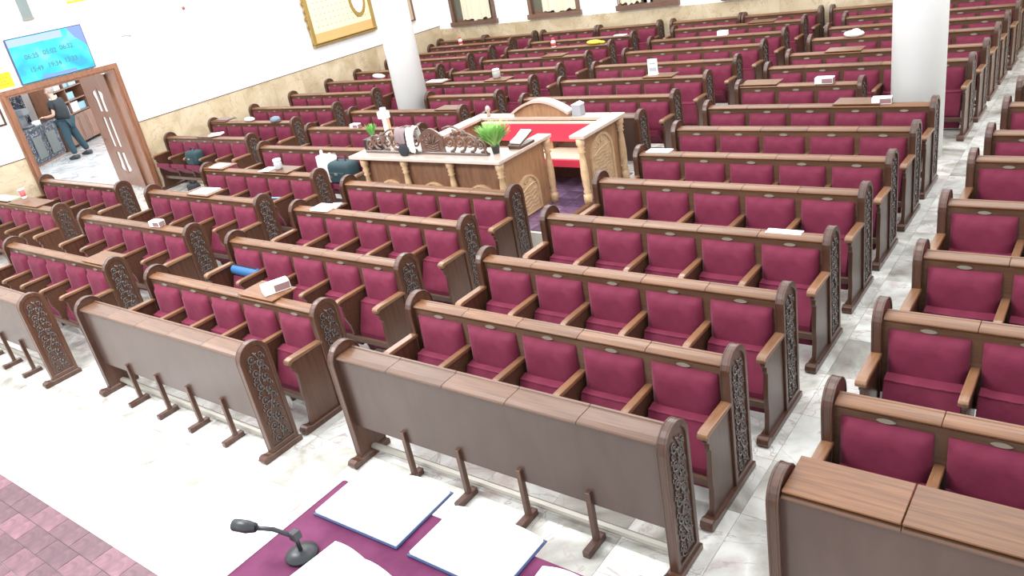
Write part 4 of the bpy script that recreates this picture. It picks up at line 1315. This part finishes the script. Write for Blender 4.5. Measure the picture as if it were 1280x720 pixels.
# microphone
mc = thing('microphone', 'black microphone on a short stand with bent arm on the reading table', 'microphone', (-2.57, 1.30, TZ))
part('stand_base', MB().lathe([(0.07, 0), (0.07, 0.015), (0.02, 0.03)], n=20), 'black', mc, smooth=True)
part('arm', MB().tube([(0, 0, 0.02), (0.0, 0, 0.10), (-0.06, -0.05, 0.16), (-0.14, -0.09, 0.17)], 0.010, 8), 'black', mc, smooth=True)
part('capsule', MB().tube([(-0.13, -0.085, 0.17), (-0.17, -0.10, 0.172), (-0.23, -0.12, 0.175)], [0.02, 0.028, 0.026], 12), 'black', mc, smooth=True)
part('clamp', MB().box(-0.02, 0.02, -0.02, 0.02, 0.09, 0.13), 'black', mc, bevel=0.004)

# ------------------------------------------------------------------ the man at the counter
MX, MY = -22.70, 9.52
F = Vector((-0.82, -0.57, 0)).normalized()     # where he faces
Rt = Vector((F.y, -F.x, 0))                    # his right
man = thing('person', 'person with short grey hair, dark t-shirt and jeans at the counter beyond the door', 'person', (MX, MY, 0))


def P(f, r, z):
    v = F * f + Rt * r
    return (v.x, v.y, z)


def skin(name, joints, edges, radii, mat, parent, root=0, sub=2):
    me = bpy.data.meshes.new(name)
    me.from_pydata([tuple(j) for j in joints], edges, [])
    me.materials.append(mat if not isinstance(mat, str) else M[mat])
    o = link(name, me, parent)
    sk = o.modifiers.new('skin', 'SKIN')
    sk.use_smooth_shade = True
    for i, r in enumerate(radii):
        d = me.skin_vertices[0].data[i]
        d.radius = r if isinstance(r, tuple) else (r, r)
        d.use_root = (i == root)
    ss = o.modifiers.new('sub', 'SUBSURF')
    ss.levels = ss.render_levels = sub
    dg = bpy.context.evaluated_depsgraph_get()
    m2 = bpy.data.meshes.new_from_object(o.evaluated_get(dg))
    o.modifiers.clear()
    o.data = m2
    return o


M['skin'] = plain('skin', (0.60, 0.36, 0.27), 0.5)
M['tshirt'] = plain('charcoal_tshirt', (0.028, 0.032, 0.036), 0.85)
M['jeans'] = plain('blue_jeans', (0.028, 0.060, 0.080), 0.85)
M['hair'] = plain('grey_hair', (0.34, 0.26, 0.22), 0.8)
M['shoe'] = plain('dark_shoe', (0.04, 0.05, 0.06), 0.5)
S = 1.06
# body (skin): pelvis, chest, neck, head, arms
J = [P(0, 0, 0.98 * S), P(0.01, 0, 1.20 * S), P(0.03, 0, 1.42 * S), P(0.05, 0, 1.52 * S), P(0.09, 0, 1.60 * S), P(0.11, 0, 1.72 * S),
     P(0.03, -0.19, 1.44 * S), P(0.06, -0.27, 1.17 * S), P(0.32, -0.20, 1.14 * S), P(0.40, -0.17, 1.15 * S),
     P(0.03, 0.19, 1.44 * S), P(0.08, 0.27, 1.18 * S), P(0.33, 0.17, 1.12 * S), P(0.41, 0.14, 1.12 * S),
     P(0, -0.10, 0.92 * S), P(0.03, -0.14, 0.50 * S), P(-0.02, -0.16, 0.09), P(0, 0.10, 0.92 * S), P(-0.05, 0.20, 0.50 * S), P(-0.14, 0.27, 0.09)]
E_ = [(0, 1), (1, 2), (2, 3), (3, 4), (4, 5), (2, 6), (6, 7), (7, 8), (8, 9), (2, 10), (10, 11), (11, 12), (12, 13), (0, 14), (14, 15), (15, 16), (0, 17), (17, 18), (18, 19)]
Rr = [0.10, 0.10, 0.10, 0.055, 0.07, 0.085, 0.045, 0.042, 0.032, 0.028, 0.045, 0.042, 0.032, 0.028, 0.085, 0.06, 0.04, 0.085, 0.06, 0.04]
body = skin('body', J, E_, Rr, 'skin', man)
shirt = skin('tshirt', [P(0, 0, 0.93 * S), J[1], J[2], P(0.04, 0, 1.50 * S), J[6], P(0.05, -0.24, 1.28 * S), J[10], P(0.06, 0.24, 1.28 * S)],
             [(0, 1), (1, 2), (2, 3), (2, 4), (4, 5), (2, 6), (6, 7)], [0.20, 0.22, 0.225, 0.10, 0.12, 0.085, 0.12, 0.085], 'tshirt', man)
trous = skin('jeans', [P(0, 0, 0.98 * S), J[14], J[15], P(-0.02, -0.16, 0.13), J[17], J[18], P(-0.14, 0.27, 0.13)],
             [(0, 1), (1, 2), (2, 3), (0, 4), (4, 5), (5, 6)], [0.18, 0.14, 0.105, 0.08, 0.14, 0.105, 0.08], 'jeans', man)
# head details
hc = Vector(P(0.115, 0, 1.71 * S))
hm = MB().ball(tuple(hc), (0.085, 0.085, 0.12), 16, 10)
hm.tube([tuple(hc + F * 0.07 + Vector((0, 0, 0.02))), tuple(hc + F * 0.11 + Vector((0, 0, -0.02)))], [0.012, 0.02], 8)
for s in (-1, 1):
    hm.ball(tuple(hc + Rt * s * 0.086), (0.018, 0.018, 0.03), 8, 6)
part('head', hm, 'skin', man, smooth=True)
part('hair', MB().ball(tuple(hc - F * 0.014 + Vector((0, 0, 0.022))), (0.090, 0.090, 0.112), 16, 10), 'hair', man, smooth=True)
em = MB()
for s in (-1, 1):
    em.ball(tuple(hc + F * 0.078 + Rt * s * 0.03 + Vector((0, 0, 0.005))), 0.012, 8, 5)
part('eyes', em, 'black', man, smooth=True)
for s in (-1, 1):
    w0 = Vector(J[9] if s < 0 else J[13])
    part('palm', MB().ball(tuple(w0 + F * 0.05), (0.045, 0.04, 0.022), 10, 6), 'skin', man, smooth=True)
    for k in range(4):
        a0 = w0 + F * 0.08 + Rt * (k - 1.5) * 0.02
        part('finger', MB().tube([tuple(a0), tuple(a0 + F * (0.035 + 0.005 * (k in (1, 2))) + Vector((0, 0, -0.008))), tuple(a0 + F * 0.055 + Vector((0, 0, -0.035)))], [0.009, 0.008, 0.006], 6), 'skin', man, smooth=True)
    part('thumb', MB().tube([tuple(w0 + F * 0.03 - Rt * s * 0.03), tuple(w0 + F * 0.06 - Rt * s * 0.055), tuple(w0 + F * 0.09 - Rt * s * 0.05)], [0.011, 0.010, 0.007], 6), 'skin', man, smooth=True)
for (f_, r_) in ((-0.02, -0.16), (-0.14, 0.27)):
    a0, a1 = Vector(P(f_ - 0.08, r_, 0)), Vector(P(f_ + 0.20, r_, 0))
    d_ = (a1 - a0)
    sh_ = MB()
    sh_.tube([tuple(a0 + Vector((0, 0, 0.065))), tuple(a0 + d_ * 0.35 + Vector((0, 0, 0.065))), tuple(a0 + d_ * 0.7 + Vector((0, 0, 0.05))), tuple(a1 + Vector((0, 0, 0.038)))], [0.055, 0.062, 0.05, 0.03], 10)
    part('shoe', sh_, 'shoe', man, smooth=True)

# things lying on the narrow ledges sit over the middle of the ledge
for o in list(COL.objects):
    if o.parent is None and abs(o.location.z - ZL) < 1e-4:
        o.location.y -= 0.045
